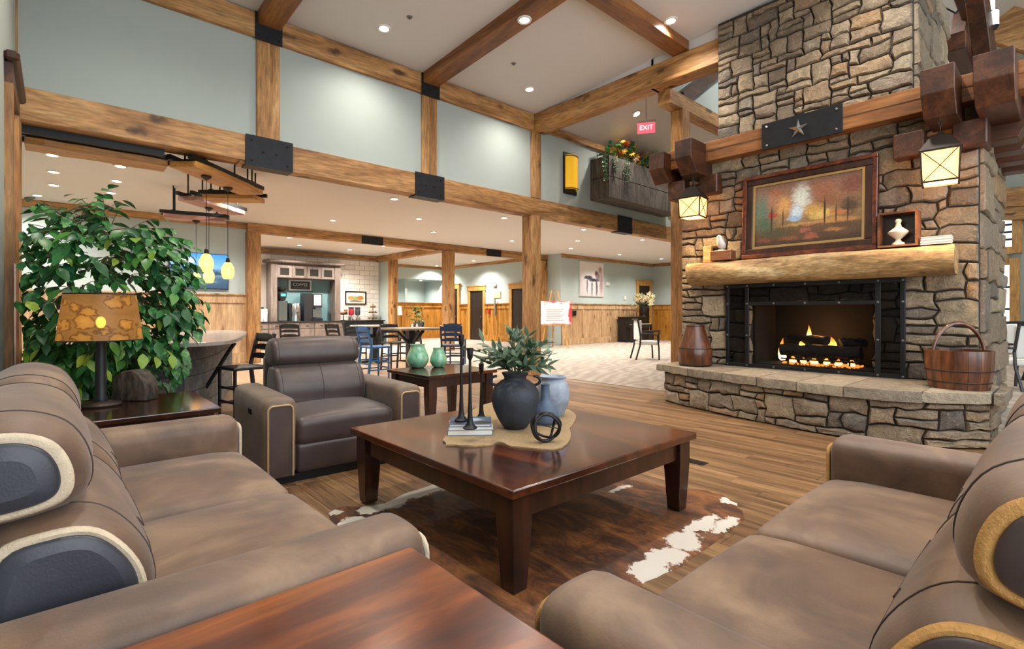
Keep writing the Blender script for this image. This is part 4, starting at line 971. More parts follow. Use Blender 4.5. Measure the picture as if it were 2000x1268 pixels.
def leaf_mat(name, a, b, rough=0.4):
    q = NT(name); oi = q.n('ObjectInfo'); nz = q.noise(q.tc.outputs['Object'], 14, 3)
    col = q.mix(oi.outputs['Random'], a, b); mm = q.n('VectorMath', operation='SCALE'); q.l(col, mm.inputs[0]); q.l(q.rng(nz.outputs['Fac'], .3, .7, .8, 1.2), mm.inputs['Scale'])
    q.l(mm.outputs[0], q.b.inputs['Base Color']); q.setp(Roughness=rough)
    tl = q.n('BsdfTranslucent'); q.l(mm.outputs[0], tl.inputs[0]); mx = q.n('MixShader'); mx.inputs[0].default_value = 0.25
    q.l(q.b.outputs[0], mx.inputs[1]); q.l(tl.outputs[0], mx.inputs[2]); q.l(mx.outputs[0], q.out.inputs[0]); return q.m
M['olive'] = leaf_mat('olive_leaf', '#2c5038', '#7c9078', 0.4); M['stem'] = plain('green_stem', '#4d5a35', 0.6)
lm = [leafmesh('leaf', 0.09, 0.032, M['olive'], .15), leafmesh('leaf', 0.075, 0.029, M['olive'], -.1), leafmesh('leaf', 0.14, 0.036, M['olive'], .05)]
lr = random.Random(21); cnt = 0
def orient(d, roll):
    d = Vector(d).normalized(); qn = d.to_track_quat('Y', 'Z'); return (qn @ Euler((0, roll, 0)).to_quaternion()).to_euler()
for i in range(28):
    az = lr.uniform(0, 2 * PI); sp_ = lr.uniform(0.1, 1.5); L = lr.uniform(0.18, 0.34)
    d0 = Vector((math.cos(az) * sp_ * .5, math.sin(az) * sp_ * .5, 1)).normalized(); p = Vector((0, 0, hU * 1.0)); pts = [p.copy() - Vector((0, 0, .06))]
    for j in range(7):
        d0 = (d0 + Vector((math.cos(az) * .13 * sp_, math.sin(az) * .13 * sp_, -.05 * sp_))).normalized(); p = p + d0 * L / 7; pts.append(p.copy())
        if j >= 1 and cnt < 290:
            for sg in (-1, 1):
                if lr.random() < .9:
                    s_ = d0.cross(Vector((0, 0, 1))); s_ = s_.normalized() if s_.length > .01 else Vector((1, 0, 0))
                    s_.rotate(Matrix.Rotation(lr.uniform(-1.2, 1.2), 3, d0))
                    ld = d0 * .75 + s_ * sg * .8 + Vector((lr.uniform(-.2, .2), lr.uniform(-.2, .2), lr.uniform(-.1, .3)))
                    f_ = lr.uniform(.75, 1.15); link('leaf', lm[2] if lr.random() < .15 else lm[lr.randrange(2)], vb, p, orient(ld, lr.uniform(-1, 1)), (f_, f_, f_)); cnt += 1
    MB().tube(pts, 0.0022, 4).build('stem', M['stem'], vb)
p2 = atz(1086, 812, ZM); k2 = (p2.x * _F[0] + p2.y * _F[1]) / FPX; h2_ = 76 * k2
v2 = thing('stone_jar', 'pale blue-grey textured jar behind the black urn', 'vase', (p2.x, p2.y + .03, ZM))
MB().lathe([(r * h2_, z * h2_) for r, z in [(.001, 0), (.26, 0), (.31, .1), (.40, .32), (.43, .5), (.42, .68), (.36, .84), (.3, .9), (.29, .94), (.345, .985), (.35, 1.01), (.3, 1.01), (.26, .94), (.001, .8)]], 32).build('body', M['pot_lt'], v2, smooth=60)
p3 = atz(1066, 826, ZM); k3 = (p3.x * _F[0] + p3.y * _F[1]) / FPX; h3 = 76 * k3
v3 = thing('bottle_vase', 'small slate-blue bottle vase with a narrow neck between urn and jar', 'vase', (p3.x - .005, p3.y, ZM))
MB().lathe([(r * h3, z * h3) for r, z in [(.001, 0), (.3, 0), (.36, .08), (.36, .25), (.3, .42), (.16, .56), (.115, .64), (.11, .95), (.13, 1.0), (.09, 1.0), (.08, .9), (.001, .85)]], 24).build('body', M['pot_bl'], v3, smooth=60)
p4 = atz(1066, 864, ZM); k4 = (p4.x * _F[0] + p4.y * _F[1]) / FPX; r4 = 28 * k4
kn = thing('knot_sculpture', 'black interlaced ring knot sculpture leaning in front of the vases', 'sculpture', (p4.x, p4.y, ZM))
for i, (tx, tz, rr) in enumerate(((.3, .2, 1.0), (-.5, .9, .97), (.9, -.6, .95), (.2, 1.6, .98))):
    m_ = Euler((PI / 2 + tx * .5, tz * .3, YAW - PI / 2 + tz * .5)).to_matrix()
    pts = [m_ @ Vector((r4 * rr * math.cos(a) * (1 + .06 * math.sin(3 * a + i)), r4 * rr * math.sin(a), .012 * math.sin(2 * a + i * 1.5))) + Vector((0, 0, r4 * 1.08)) for a in [2 * PI * j / 40 for j in range(40)]]
    MB().tube(pts, 0.0075, 8, True).build('ring', M['black'], kn, smooth=60)
MB().cyl(Vector((-r4 * .9 * _R[0], -r4 * .9 * _R[1], r4 * 1.3)), Vector((r4 * .9 * _R[0], r4 * .9 * _R[1], r4 * .95)), 0.003).build('pin', M['black'], kn)
# green vases -----------------------------------------------------------
q = NT('green_glaze'); n1 = q.noise(q.tc.outputs['Object'], 9, 5, 1.2); q.l(q.ramp(n1.outputs['Fac'], [(.3, '#4f9272'), (.5, '#78ad8d'), (.62, '#93b58b'), (.8, '#b9c9a8')]), q.b.inputs['Base Color']); q.setp(Roughness=0.18); q.b.inputs['Coat Weight'].default_value = .6; M['glaze'] = q.m
for (u, v, hpx, wpx, lb) in ((814, 719, 46, 22, 'larger mottled green glazed pot with a wide mouth'), (855, 718, 38, 16.8, 'smaller mottled green glazed pot beside the larger one')):
    p = atz(u, v, 0.58); k = (p.x * _F[0] + p.y * _F[1]) / FPX; t = thing('green_vase', lb, 'vase', (p.x + .03, p.y + .03, 0.58), 0, 'green vases')
    H_, W2 = hpx * k, wpx * k
    MB().lathe([(r * W2, z * H_) for r, z in [(.001, 0), (.5, 0), (.72, .06), (.95, .24), (1.0, .36), (.95, .5), (.78, .7), (.66, .84), (.62, .93), (.66, 1.0), (.6, 1.0), (.55, .9), (.001, .4)]], 28).build('body', M['glaze'], t, smooth=60)
# lamp -------------------------------------------------------------------
pL = atz(197, 793, 0.58); k = (pL.x * _F[0] + pL.y * _F[1]) / FPX
lp_ = thing('table_lamp', 'table lamp with a translucent amber leaf-pattern shade', 'lamp', (pL.x, pL.y, 0.58))
MB().lathe([(.001, 0), (.115, 0), (.12, .012), (.11, .024), (.05, .035), (.001, .036)], 28).build('base', M['bronze'], lp_, smooth=40)
zs0 = CAMH - (664 - 611) * k - .58; zs1 = CAMH + (611 - 575) * k - .58
MB().lathe([(.04, .034), (.042, .05), (.032, .07), (.03, zs0 + .02), (.018, zs0 + .03), (.018, zs0 + .06)], 16).build('column', M['steel_dark'], lp_, smooth=40)
r0, r1 = 67 * k, 56 * k
q = layers('leaf_shade', [(0, '#b07a34'), (1, '#8a5a2a')], [], 0.05, 6, 0.6, 0.2, coord='Object')
spx = q.n('SeparateXYZ'); q.l(q.tc.outputs['Object'], spx.inputs[0]); an = q.math('ARCTAN2', spx.outputs[1], spx.outputs[0]); cbx = q.n('CombineXYZ')
q.l(q.math('MULTIPLY', an, 1.1), cbx.inputs[0]); q.l(q.math('MULTIPLY', spx.outputs[2], 7.0), cbx.inputs[1])
vo = q.n('TexVoronoi'); vo.inputs['Scale'].default_value = 1.5; nz = q.noise(cbx.outputs[0], 3.5, 4); avx = q.n('VectorMath', operation='ADD'); sx2 = q.n('VectorMath', operation='SCALE'); q.l(nz.outputs['Color'], sx2.inputs[0]); sx2.inputs['Scale'].default_value = .5
q.l(cbx.outputs[0], avx.inputs[0]); q.l(sx2.outputs[0], avx.inputs[1]); q.l(avx.outputs[0], vo.inputs['Vector'])
colr = q.ramp(vo.outputs['Distance'], [(0.0, '#d2a55a'), (.38, '#bd8e48'), (.46, '#74502a'), (.54, '#a37d4c'), (1, '#8f6a40')])
tl = q.n('BsdfTranslucent'); q.l(colr, tl.inputs[0]); tr = q.n('BsdfTransparent'); tr.inputs[0].default_value = c4('#d9a050')
mx = q.n('MixShader'); mx.inputs[0].default_value = .6; mx2 = q.n('MixShader'); mx2.inputs[0].default_value = .1
q.l(colr, q.b.inputs['Base Color']); q.setp(Roughness=.4); q.l(q.b.outputs[0], mx.inputs[1]); q.l(tl.outputs[0], mx.inputs[2]); q.l(mx.outputs[0], mx2.inputs[1]); q.l(tr.outputs[0], mx2.inputs[2]); q.l(mx2.outputs[0], q.out.inputs[0])
shv = []; n = 40
for zz_, rr in ((zs0, r0), (zs1, r1)): shv += [(rr * math.cos(2 * PI * j / n), rr * math.sin(2 * PI * j / n), zz_) for j in range(n)]
sh = MB().add(shv, [(j, (j + 1) % n, n + (j + 1) % n, n + j) for j in range(n)]).build('lamp_shade', q.m, lp_, smooth=60)
for zz_, rr in ((zs0, r0), (zs1, r1)): MB().tube([(rr * math.cos(2 * PI * j / n), rr * math.sin(2 * PI * j / n), zz_) for j in range(n)], .004, 5, True).build('shade_rim', M['bronze'], sh)
MB().ell((0, 0, zs0 + .12), (.028, .028, .04), 12, 8).build('bulb', emit('amber_bulb', '#ffdf9a', 25.0), lp_, smooth=60)
light('lamp_bulb', 'POINT', 14, (1.0, .75, .42), lp_, (0, 0, zs0 + .12), shadow_soft_size=.03)
# carved dark dome box on the lamp table
pk = atz(266, 783, .58); k = (pk.x * _F[0] + pk.y * _F[1]) / FPX
bx_ = thing('carved_log_box', 'dark carved rounded log box beside the lamp', 'box', (pk.x, pk.y + .05, .58), YAW - PI / 2)
w_, h_ = 33 * k, 60 * k; pr = [(-w_, 0), (-w_ * 1.02, h_ * .55), (-w_ * .8, h_ * .82), (-w_ * .35, h_ * .98), (.1 * w_, h_), (w_ * .5, h_ * .92), (w_ * .9, h_ * .65), (w_, h_ * .4), (w_, 0)]
q = NT('carved_bark'); wv = q.n('TexNoise'); wv.inputs['Scale'].default_value = 26; q.l(q.mapping(q.tc.outputs['Object'], (1.2, 1, .5)), wv.inputs['Vector']); q.l(q.ramp(wv.outputs['Fac'], [(.35, '#16120f'), (.6, '#40362d')]), q.b.inputs['Base Color']); q.setp(Roughness=.7); q.bump(wv.outputs['Fac'], .8, .01)
MB().prism(pr, -.07, .07, 1).build('body', q.m, bx_, bevel=.012, seg=3, smooth=40)
# ------------------------------------------------------------------ ficus tree
M['ficus'] = leaf_mat('ficus_leaf', '#1f5a2c', '#5d9640', 0.38); M['ficus_dk'] = leaf_mat('ficus_leaf_dark', '#174a30', '#3f8043', 0.38)
M['bark'] = plain('ficus_bark', '#5d4c3c', .8, var=.3, vs=20, bump=.6, bs=60)
TF = Vector((0.25, 5.42, 0))
ft = thing('ficus_tree', 'bushy green ficus tree in a dark pot behind the lamp', 'tree', TF)
MB().lathe([(.001, 0), (.13, 0), (.17, .28), (.185, .3), (.16, .3), (.15, .26), (.001, .25)], 24).build('pot', plain('dark_pot', '#2b2622', .5), ft, smooth=40)
fr_ = random.Random(8); FC = Vector((0, 0, 1.36)); FR = Vector((.66, .6, .84))
for i in range(3):
    a = i * 2.1; pts = [(0.03 * math.cos(a), .03 * math.sin(a), .25)]
    for j in range(1, 8): pts.append((.05 * math.cos(a + j * .9) + .02 * j * math.cos(a), .05 * math.sin(a + j * .9) + .02 * j * math.sin(a), .25 + j * .17))
    MB().tube(catmull(pts, 3), [.022 - .0006 * j for j in range(22)], 7).build('trunk', M['bark'], ft, smooth=60)
fl = [leafmesh('leaf', .125, .072, M['ficus'], .2, .1), leafmesh('leaf', .11, .062, M['ficus_dk'], .3, .14), leafmesh('leaf', .135, .07, M['ficus_dk'], .1, .1), leafmesh('leaf', .12, .068, leaf_mat('ficus_leaf_young', '#6d9a2e', '#a3bb4a', .38), .2, .1)]
rest = MB(); nl = 0; spots = []
for i in range(400):
    # a twig that leaves the crown and droops; leaves alternate along it
    while True:
        v = Vector((fr_.uniform(-1, 1), fr_.uniform(-1, 1), fr_.uniform(-1, 1)))
        if .35 < v.length < 1: break
    v = v.normalized() * (v.length ** .45); c_ = FC + Vector((v.x * FR.x, v.y * FR.y, v.z * FR.z)); lo_ = (c_.z < .9)
    if lo_ and abs(c_.x) > .55: continue
    out_ = Vector((v.x, v.y, v.z * .3 + .15)).normalized(); d = (out_ + Vector((fr_.uniform(-.5, .5), fr_.uniform(-.5, .5), fr_.uniform(-.2, .3)))).normalized()
    p = c_ - d * .2; pts = [p.copy()]
    for j in range(6):
        d = (d + Vector((0, 0, -.13))).normalized(); p = p + d * .055; pts.append(p.copy())
        s_ = d.cross(Vector((0, 0, 1))); s_ = s_.normalized() if s_.length > .05 else Vector((1, 0, 0)); s_ *= (1 if j % 2 else -1)
        ld = d * .6 + s_ * .55 + Vector((fr_.uniform(-.2, .2), fr_.uniform(-.2, .2), -.55 + fr_.uniform(-.2, .3)))
        tip = p + ld.normalized() * .15
        if min(p.x, tip.x) + TF.x < -.22 or p.x + TF.x > 1.3: continue
        if min(math.hypot(q_.x + TF.x - pL.x, q_.y + TF.y - pL.y) for q_ in (p, tip, (p + tip) / 2)) < r0 + .04: continue
        spots.append((p.copy(), ld, fr_.uniform(-.7, .7), fr_.uniform(.75, 1.15), 3 if fr_.random() < (.5 if p.z < .95 else .07) else fr_.randrange(3)))
    if min(q_.x for q_ in pts) + TF.x > -.24: rest.tube(pts[:-1], .0028, 4)
rest.build('twigs', M['bark'], ft)['kind'] = 'stuff'
toward = Vector((-TF.x, -TF.y, CAMH)).normalized()
spots.sort(key=lambda s: -(s[0].x * toward.x + s[0].y * toward.y))
more = MB()
for i, (p, ld, ro, sc2, m_) in enumerate(spots):
    if i < 300: link('leaf', fl[m_], ft, p, orient(ld, ro), (sc2,) * 3)
    else:
        mt_ = Matrix.LocRotScale(p, orient(ld, ro), Vector((sc2,) * 3)); me = fl[m_]
        more.add([mt_ @ v.co for v in me.vertices], [tuple(pl_.vertices) for pl_ in me.polygons])
q = NT('ficus_inner'); nz = q.noise(q.tc.outputs['Object'], 7, 3); nz2 = q.noise(q.tc.outputs['Object'], 30, 2)
q.l(q.ramp(nz2.outputs['Fac'], [(.35, '#174a30'), (.5, '#2b6a33'), (.65, '#558f3e')]), q.b.inputs['Base Color']); q.setp(Roughness=.4)
mo = more.build('inner_leaves', q.m, ft, smooth=60); mo['kind'] = 'stuff'
print('ficus leaves', len(spots))
# ------------------------------------------------------------------ bar
M['barwood'] = wood('grey_barn_wood', '#3b3e42', '#54575b', '#74716c', 0, 5, .7, .3, .12)
M['bartop'] = plain('grey_bar_top', '#8f8a85', .25, var=.12, vs=3, coat=.3)
edge = [atz(u, v, .91) for u, v in ((255, 668), (270, 672), (330, 674), (385, 671), (440, 667), (478, 660), (482, 652))]
ep = [(p.x, p.y) for p in edge]
bar = thing('bar_counter', 'curved grey bar counter with barn-wood front and iron brackets', 'bar counter', (1.2, 7.6, 0))
top = [(-.19, 6.62), (.3, 6.22)] + [(.62, 6.14), (.98, 5.98), (1.3, 6.1), (1.52, 6.45), (1.7, 6.95), (2.0, 7.9), (2.3, 9.0), (2.32, 9.9), (-.24, 9.9)]
tp2 = [(p.x, p.y) for p in catmull([(a, b, 0) for a, b in top[1:9]], 4)]; tp2 = [top[0]] + tp2 + [top[9], top[10]]
MB().prism(tp2, .87, .915).build('counter_top', M['bartop'], bar, world=True, bevel=.006)
body = [(-.19, 6.7), (.7, 6.45), (1.0, 6.35), (1.26, 6.75), (1.5, 7.3), (1.85, 8.4), (2.12, 9.2), (2.12, 9.8), (-.25, 9.8)]
MB().prism(body, 0, .87).build('carcass', M['barwood'], bar, world=True)
pth = body[0:7]
for i in range(len(pth) - 1):
    a = Vector(pth[i] + (0,)); b = Vector(pth[i + 1] + (0,)); nrm = (b - a).cross(Vector((0, 0, 1))).normalized()
    for z in range(5):
        MB().bar(a + nrm * .008 + Vector((0, 0, .1 + z * .17)), b + nrm * .008 + Vector((0, 0, .1 + z * .17)), .016, .162).build('board', M['barwood'], bar, world=True)
for (x_, y_, dx, dy) in ((.75, 6.5, -.15, -.35), (1.26, 6.85, .33, -.12)):
    MB().tube([(x_, y_, .3), (x_ + dx * .15, y_ + dy * .15, .34), (x_ + dx * .8, y_ + dy * .8, .75), (x_ + dx, y_ + dy, .86)], .022, 8).tube([(x_ + dx * .1, y_ + dy * .1, .86), (x_ + dx, y_ + dy, .86)], .014, 6).ell((x_ + dx * .06, y_ + dy * .06, .3), .035, 10, 8).build('bracket', M['black'], bar, world=True, smooth=50)
B(.32, .72, 6.95, 7.4, .915, .935).build('sink_tray', M['black'], bar, world=True, bevel=.004)
# ------------------------------------------------------------------ chairs and dining tables
M['blue'] = plain('blue_paint', '#2f5f8e', .4, var=.1, vs=8); M['black_paint'] = plain('black_paint', '#191a1d', .4, var=.15, vs=8); M['navy_paint'] = plain('navy_paint', '#22324c', .4, var=.15, vs=8)
def ladder_chair(name, label, mat, loc, rotz, group, seat=.6, top=.97, w=.43):
    t = thing(name, label, 'chair', loc, rotz, group); d = .41
    MB().rbox(-w / 2, w / 2, -d / 2, d / 2, seat - .035, seat, .012).build('seat', mat, t, smooth=50)
    for sx_ in (-1, 1):
        MB().tube([(sx_ * (w / 2 - .03), -d / 2 + .03, 0), (sx_ * (w / 2 - .03), -d / 2 + .03, seat - .03)], [.018, .022], 6).build('front_leg', mat, t)
        MB().bar((sx_ * (w / 2 - .02), d / 2 + .05, 0), (sx_ * (w / 2 - .02), d / 2 - .02, seat), .032, .04, (0, 1, 0)).bar((sx_ * (w / 2 - .02), d / 2 - .02, seat - .01), (sx_ * (w / 2 - .02), d / 2 + .07, top), .032, .036, (0, 1, 0)).build('back_post', mat, t)
        for z in (.17, .34): MB().bar((sx_ * (w / 2 - .03), -d / 2 + .03, z), (sx_ * (w / 2 - .03), d / 2 + .02, z), .018, .022).build('stretcher', mat, t)
    for z in (.2, .36): MB().bar((-w / 2 + .03, -d / 2 + .03, z), (w / 2 - .03, -d / 2 + .03, z), .018, .024).build('stretcher', mat, t)
    MB().bar((-w / 2 + .03, d / 2 + .02, .28), (w / 2 - .03, d / 2 + .02, .28), .018, .024).build('stretcher', mat, t)
    for k_, z in enumerate((top - .055, top - .165, top - .27)):
        yy = d / 2 - .02 + .09 * (z - seat) / (top - seat); h_ = .085 if k_ == 0 else .05
        pr = [(-w / 2 + .03, z - h_ / 2), (w / 2 - .03, z - h_ / 2), (w / 2 - .03, z + h_ / 2 - .01), (w / 4, z + h_ / 2 + .012), (0, z + h_ / 2 + .018), (-w / 4, z + h_ / 2 + .012), (-w / 2 + .03, z + h_ / 2 - .01)]
        MB().prism(pr, yy - .009, yy + .009, 1).build('back_slat', mat, t)
    return t
GC = 'ladder-back counter chairs'
# facing direction of a chair is its local -y
s0_ = ladder_chair('counter_stool', 'black ladder-back counter stool pulled up to the bar behind the recliner', M['black_paint'], (1.62, 6.5, 0), -PI / 2 + .2, GC)
ladder_chair('dining_chair', 'bright blue ladder-back chair seen from the side beside the counter table', M['blue'], (4.42, 8.72, 0), PI / 2 + .05, GC)
c1 = ladder_chair('dining_chair', 'navy ladder-back chair with its back turned to the green vases', M['navy_paint'], (5.75, 8.1, 0), PI + -.75, GC)
copy_tree(c1, None, (7.0, 9.75, 0), PI - .9, 'navy ladder-back chair standing by the pine post behind the green vases')
c2 = ladder_chair('dining_chair', 'black ladder-back chair at the far side of the counter table', M['black_paint'], (5.4, 9.75, 0), 0.0, GC)
copy_tree(c2, None, (4.75, 11.0, 0), PI / 2 + .3, 'black ladder-back chair at the left of the back dining table')
copy_tree(c2, None, (5.7, 12.3, 0), 0.2, 'black ladder-back chair at the far side of the back dining table')
copy_tree(c2, None, (6.75, 11.4, 0), -PI / 2, 'black ladder-back chair at the right of the back dining table')
copy_tree(c2, None, (4.0, 11.9, 0), PI - .6, 'black ladder-back chair near the pine post by the coffee station')
M['tabletop_g'] = wood('grey_tabletop', '#6e5f52', '#8f8172', '#a89a8b', 0, 4, .3, .2, .05)
def pedestal_table(label, loc, w, h=.92):
    t = thing('counter_table', label, 'table', loc, .0, 'counter-height dining tables')
    B(-w / 2, w / 2, -w / 2, w / 2, h - .04, h).build('table_top', M['tabletop_g'], t, bevel=.008)
    B(-.07, .07, -.07, .07, .06, h - .04).build('pedestal', M['black_paint'], t)
    for a, b in ((1, 0), (-1, 0), (0, 1), (0, -1)):
        MB().bar((a * .06, b * .06, .05), (a * .34, b * .34, .03), .07, .06).build('foot', M['black_paint'], t)
        MB().bar((a * .05, b * .05, h - .3), (a * .3, b * .3, h - .06), .05, .05).build('brace', M['black_paint'], t)
    return t
pt = pedestal_table('square grey-topped counter table between the blue and navy chairs', (5.25, 8.85, 0), .86)
copy_tree(pt, None, (5.75, 11.4, 0), 0, 'square grey-topped counter table in front of the coffee station')
for i, (dx, dy) in enumerate(((.1, .1), (.16, .02))):
    t = thing('condiment_shaker', 'small white shaker on the counter table', 'shaker', (5.25 + dx, 8.85 + dy, .92), 0, 'shakers on the counter table')
    MB().lathe([(.001, 0), (.018, 0), (.02, .05), (.016, .07), (.001, .07)], 12).build('body', M['white'], t, smooth=50); MB().lathe([(.016, .068), (.016, .085), (.001, .09)], 12).build('cap', M['chrome'], t, smooth=50)
# ------------------------------------------------------------------ white tile wall and coffee station
bw, bh = .40, .178
M['tile'] = plain('white_tile', '#e4dfd7', .35, rand=.06, var=.05, vs=6)
bm_ = B(.004, bw - .004, -.022, 0, .004, bh - .004).mesh('brick', M['tile'], bevel=.004)
hm_ = B(.004, bw / 2 - .004, -.022, 0, .004, bh - .004).mesh('brick', M['tile'], bevel=.004)
wbk = bpy.data.objects['wall_brick']
for r_ in range(5, 19):
    z = r_ * bh
    if z + bh > 3.3: break
    x_ = 3.62 - (bw / 2 if r_ % 2 else 0)
    while x_ < X2 - .02:
        if not (4.65 < x_ and x_ + bw < 7.5 and z < 2.75):
            if x_ + bw <= X2 + .02: link('brick', bm_, wbk, (x_, YBR, z))
            elif x_ + bw / 2 <= X2 + .02: link('brick', hm_, wbk, (x_, YBR, z))
        x_ += bw
M['cab'] = wood('grey_brown_cabinet', '#55483f', '#6e6159', '#847670', 2, 5, .5, 0, .05)
M['cab_glass'] = plain('dark_cabinet_glass', '#2b2926', .15)
YC = YBR - .025
xa, xb_ = aty(525, 560, 18.0).x, aty(660, 560, 18.0).x
cab = thing('coffee_hutch', 'tall grey-brown coffee hutch with four small glass doors', 'cabinet', ((xa + xb_) / 2, YC, 0))
zt1 = aty(590, 515, 17.7).z; zd0 = aty(600, 545, 17.8).z; zd1 = aty(590, 520, 17.8).z; zc0 = .93
B(xa, xa + .2, YC - .5, YC, zc0, zt1).build('side_panel', M['cab'], cab, world=True); B(xb_ - .2, xb_, YC - .5, YC, zc0, zt1).build('side_panel', M['cab'], cab, world=True)
B(xa + .2, xb_ - .2, YC - .45, YC, zd0, zt1).build('upper_box', M['cab'], cab, world=True)
B(xa - .14, xb_ + .14, YC - .64, YC, zt1, zt1 + .09).build('crown', M['cab'], cab, world=True, bevel=.03)
nb = 4; wd_ = (xb_ - xa - .4) / nb
for i in range(nb):
    x0 = xa + .2 + i * wd_ + .01; x1 = x0 + wd_ - .02
    dr = MB().box(x0, x0 + .09, YC - .48, YC - .45, zd0 + .02, zd1).box(x1 - .09, x1, YC - .48, YC - .45, zd0 + .02, zd1).box(x0 + .09, x1 - .09, YC - .48, YC - .45, zd0 + .02, zd0 + .1).box(x0 + .09, x1 - .09, YC - .48, YC - .45, zd1 - .09, zd1).build('door', M['cab'], cab, world=True)
    B(x0 + .09, x1 - .09, YC - .47, YC - .46, zd0 + .1, zd1 - .09).build('glass', M['cab_glass'], dr, world=True)
B(xa + .2, xb_ - .2, YC - .02, YC, zc0, zd0).build('back_board', plain('teal_back', '#5f7f84', .6), cab, world=True)
B(3.62, 7.75, YC - .62, YC, 0, zc0 - .04).build('base_cabinet', M['cab'], cab, world=True)
for i in range(8):
    x0 = 3.68 + i * .5
    dw = B(x0, x0 + .47, YC - .64, YC - .62, zc0 - .24, zc0 - .06).build('drawer', M['cab'], cab, world=True); B(x0 + .18, x0 + .29, YC - .66, YC - .64, zc0 - .155, zc0 - .145).build('pull', M['black'], dw, world=True)
    B(x0, x0 + .47, YC - .64, YC - .62, .1, zc0 - .26).build('cabinet_door', M['cab'], cab, world=True)
B(3.6, 7.78, YC - .66, YC, zc0 - .04, zc0).build('counter_top', M['black_paint'], cab, world=True)
bf = thing('buffet_counter', 'black buffet counter under the small framed artwork', 'counter', (8.55, YC - .3, 0))
B(7.82, 9.3, YC - .62, YC, 0, .9).build('body', M['black_paint'], bf, world=True); B(7.8, 9.35, YC - .66, YC, .9, .94).build('counter_top', M['black'], bf, world=True)
YS = YC - .3
def px(u, v): return aty(u, v, YS)
# sign
sg_ = thing('coffee_sign', 'black coffee sign with a pale frame on the hutch', 'sign', ((px(591, 557)).x, YC - .03, px(591, 557).z))
B(-.4, .4, -.05, 0, -.2, .2).build('frame', plain('pale_frame', '#b9c6c4', .5), sg_, bevel=.02); B(-.33, .33, -.056, -.05, -.14, .14).build('board', plain('sign_black', '#22242b', .5), sg_)
text_mesh('lettering', 'COFFEE', .15, plain('chalk', '#b9bec6', .8), sg_, (0, -.058, .02), (PI / 2, 0, 0)); B(-.25, .25, -.058, -.056, -.09, -.082).build('underline', plain('chalk_line', '#8d929a', .8), sg_)
# machines
x_ = px(549.5, 600).x
g = thing('coffee_grinder', 'black coffee grinder with a dark hopper on a steel base', 'grinder', (x_, YS, zc0)); g.scale = (.82, 1, .8)
B(-.2, .2, -.16, .16, 0, .86).build('body', M['chrome'], g, bevel=.03); B(-.22, -.17, -.17, .17, 0, .87).build('side', M['black'], g)
MB().lathe([(.001, .86), (.12, .86), (.2, 1.05), (.2, 1.2), (.1, 1.28), (.18, 1.36), (.2, 1.44), (.001, 1.45)], 16).build('hopper', M['black_paint'], g, smooth=40); B(-.1, .1, -.215, -.19, 1.05, 1.17).build('screen', plain('teal_screen', '#3d8f8d', .3), g)
x_ = px(577, 600).x
u_ = thing('coffee_urn', 'steel coffee urn with black trim beside the grinder', 'urn', (x_, YS, zc0)); u_.scale = (1, 1, .88)
MB().lathe([(.001, 0), (.2, 0), (.2, .62), (.17, .68), (.001, .7)], 24).build('tank', M['chrome'], u_, smooth=40); B(-.24, -.18, -.12, .12, 0, .7).build('side', M['black'], u_); MB().cyl((0, -.2, .35), (0, -.27, .33), .02).build('tap', M['black'], u_)
x_ = px(605, 600).x
ju = thing('juice_dispenser', 'tall black juice dispenser with a lit front panel', 'dispenser', (x_, YS, zc0)); ju.scale = (1, 1, .84)
B(-.26, .02, -.2, .2, 0, 1.15).build('cabinet', M['black_paint'], ju); B(.02, .36, -.22, .2, .55, 1.13).build('head', M['black_paint'], ju, bevel=.02)
B(.07, .31, -.235, -.22, .66, 1.08).build('panel', emit('lit_panel', '#dfe3c0', .7), ju); B(.02, .34, -.2, .2, .14, .52).build('tank', M['chrome'], ju, bevel=.02); B(0, .36, -.25, .2, 0, .12).build('drip_tray', M['black'], ju)
for u, lb in ((510.5, 'white paper cup sleeve stack with a black lid beside the hutch'), (519, 'plain white cup stack beside the hutch')):
    p = px(u, 630); t = thing('cup_stack', lb, 'cups', (p.x, YS, zc0)); MB().lathe([(.001, 0), (.058, 0), (.068, .42), (.001, .42)], 16).build('cups', M['white'], t, smooth=40)
    if u == 510.5: MB().lathe([(.001, .42), (.072, .42), (.072, .47), (.001, .48)], 16).build('lid', M['black'], t, smooth=40)
# framed artwork on the tile wall
fa = thing('framed_artwork', 'small black framed tree-line artwork on the white tile wall', 'picture', (aty(694, 582, YBR).x, YBR - .024, aty(694, 582, YBR).z))
for a in ((-.42, .42, -.25, -.21), (-.42, .42, .21, .25), (-.42, -.38, -.21, .21), (.38, .42, -.21, .21)): B(a[0], a[1], -.04, 0, a[2], a[3]).build('frame_bar', M['black'], fa)
B(-.38, .38, -.012, 0, -.21, .21).build('print', layers('tree_art', [(0, '#d8cfc0'), (.4, '#e6e0d6'), (1, '#ece8e0')], [(.25, .5, .22, .22, '#b58a4a', .4), (.5, .42, .2, .3, '#9aa06a', .4), (.75, .5, .22, .25, '#a9762f', .4), (.5, .2, .5, .12, '#7d6a52', .5)], .1, 8, axes=(0, 2)).m, fa)
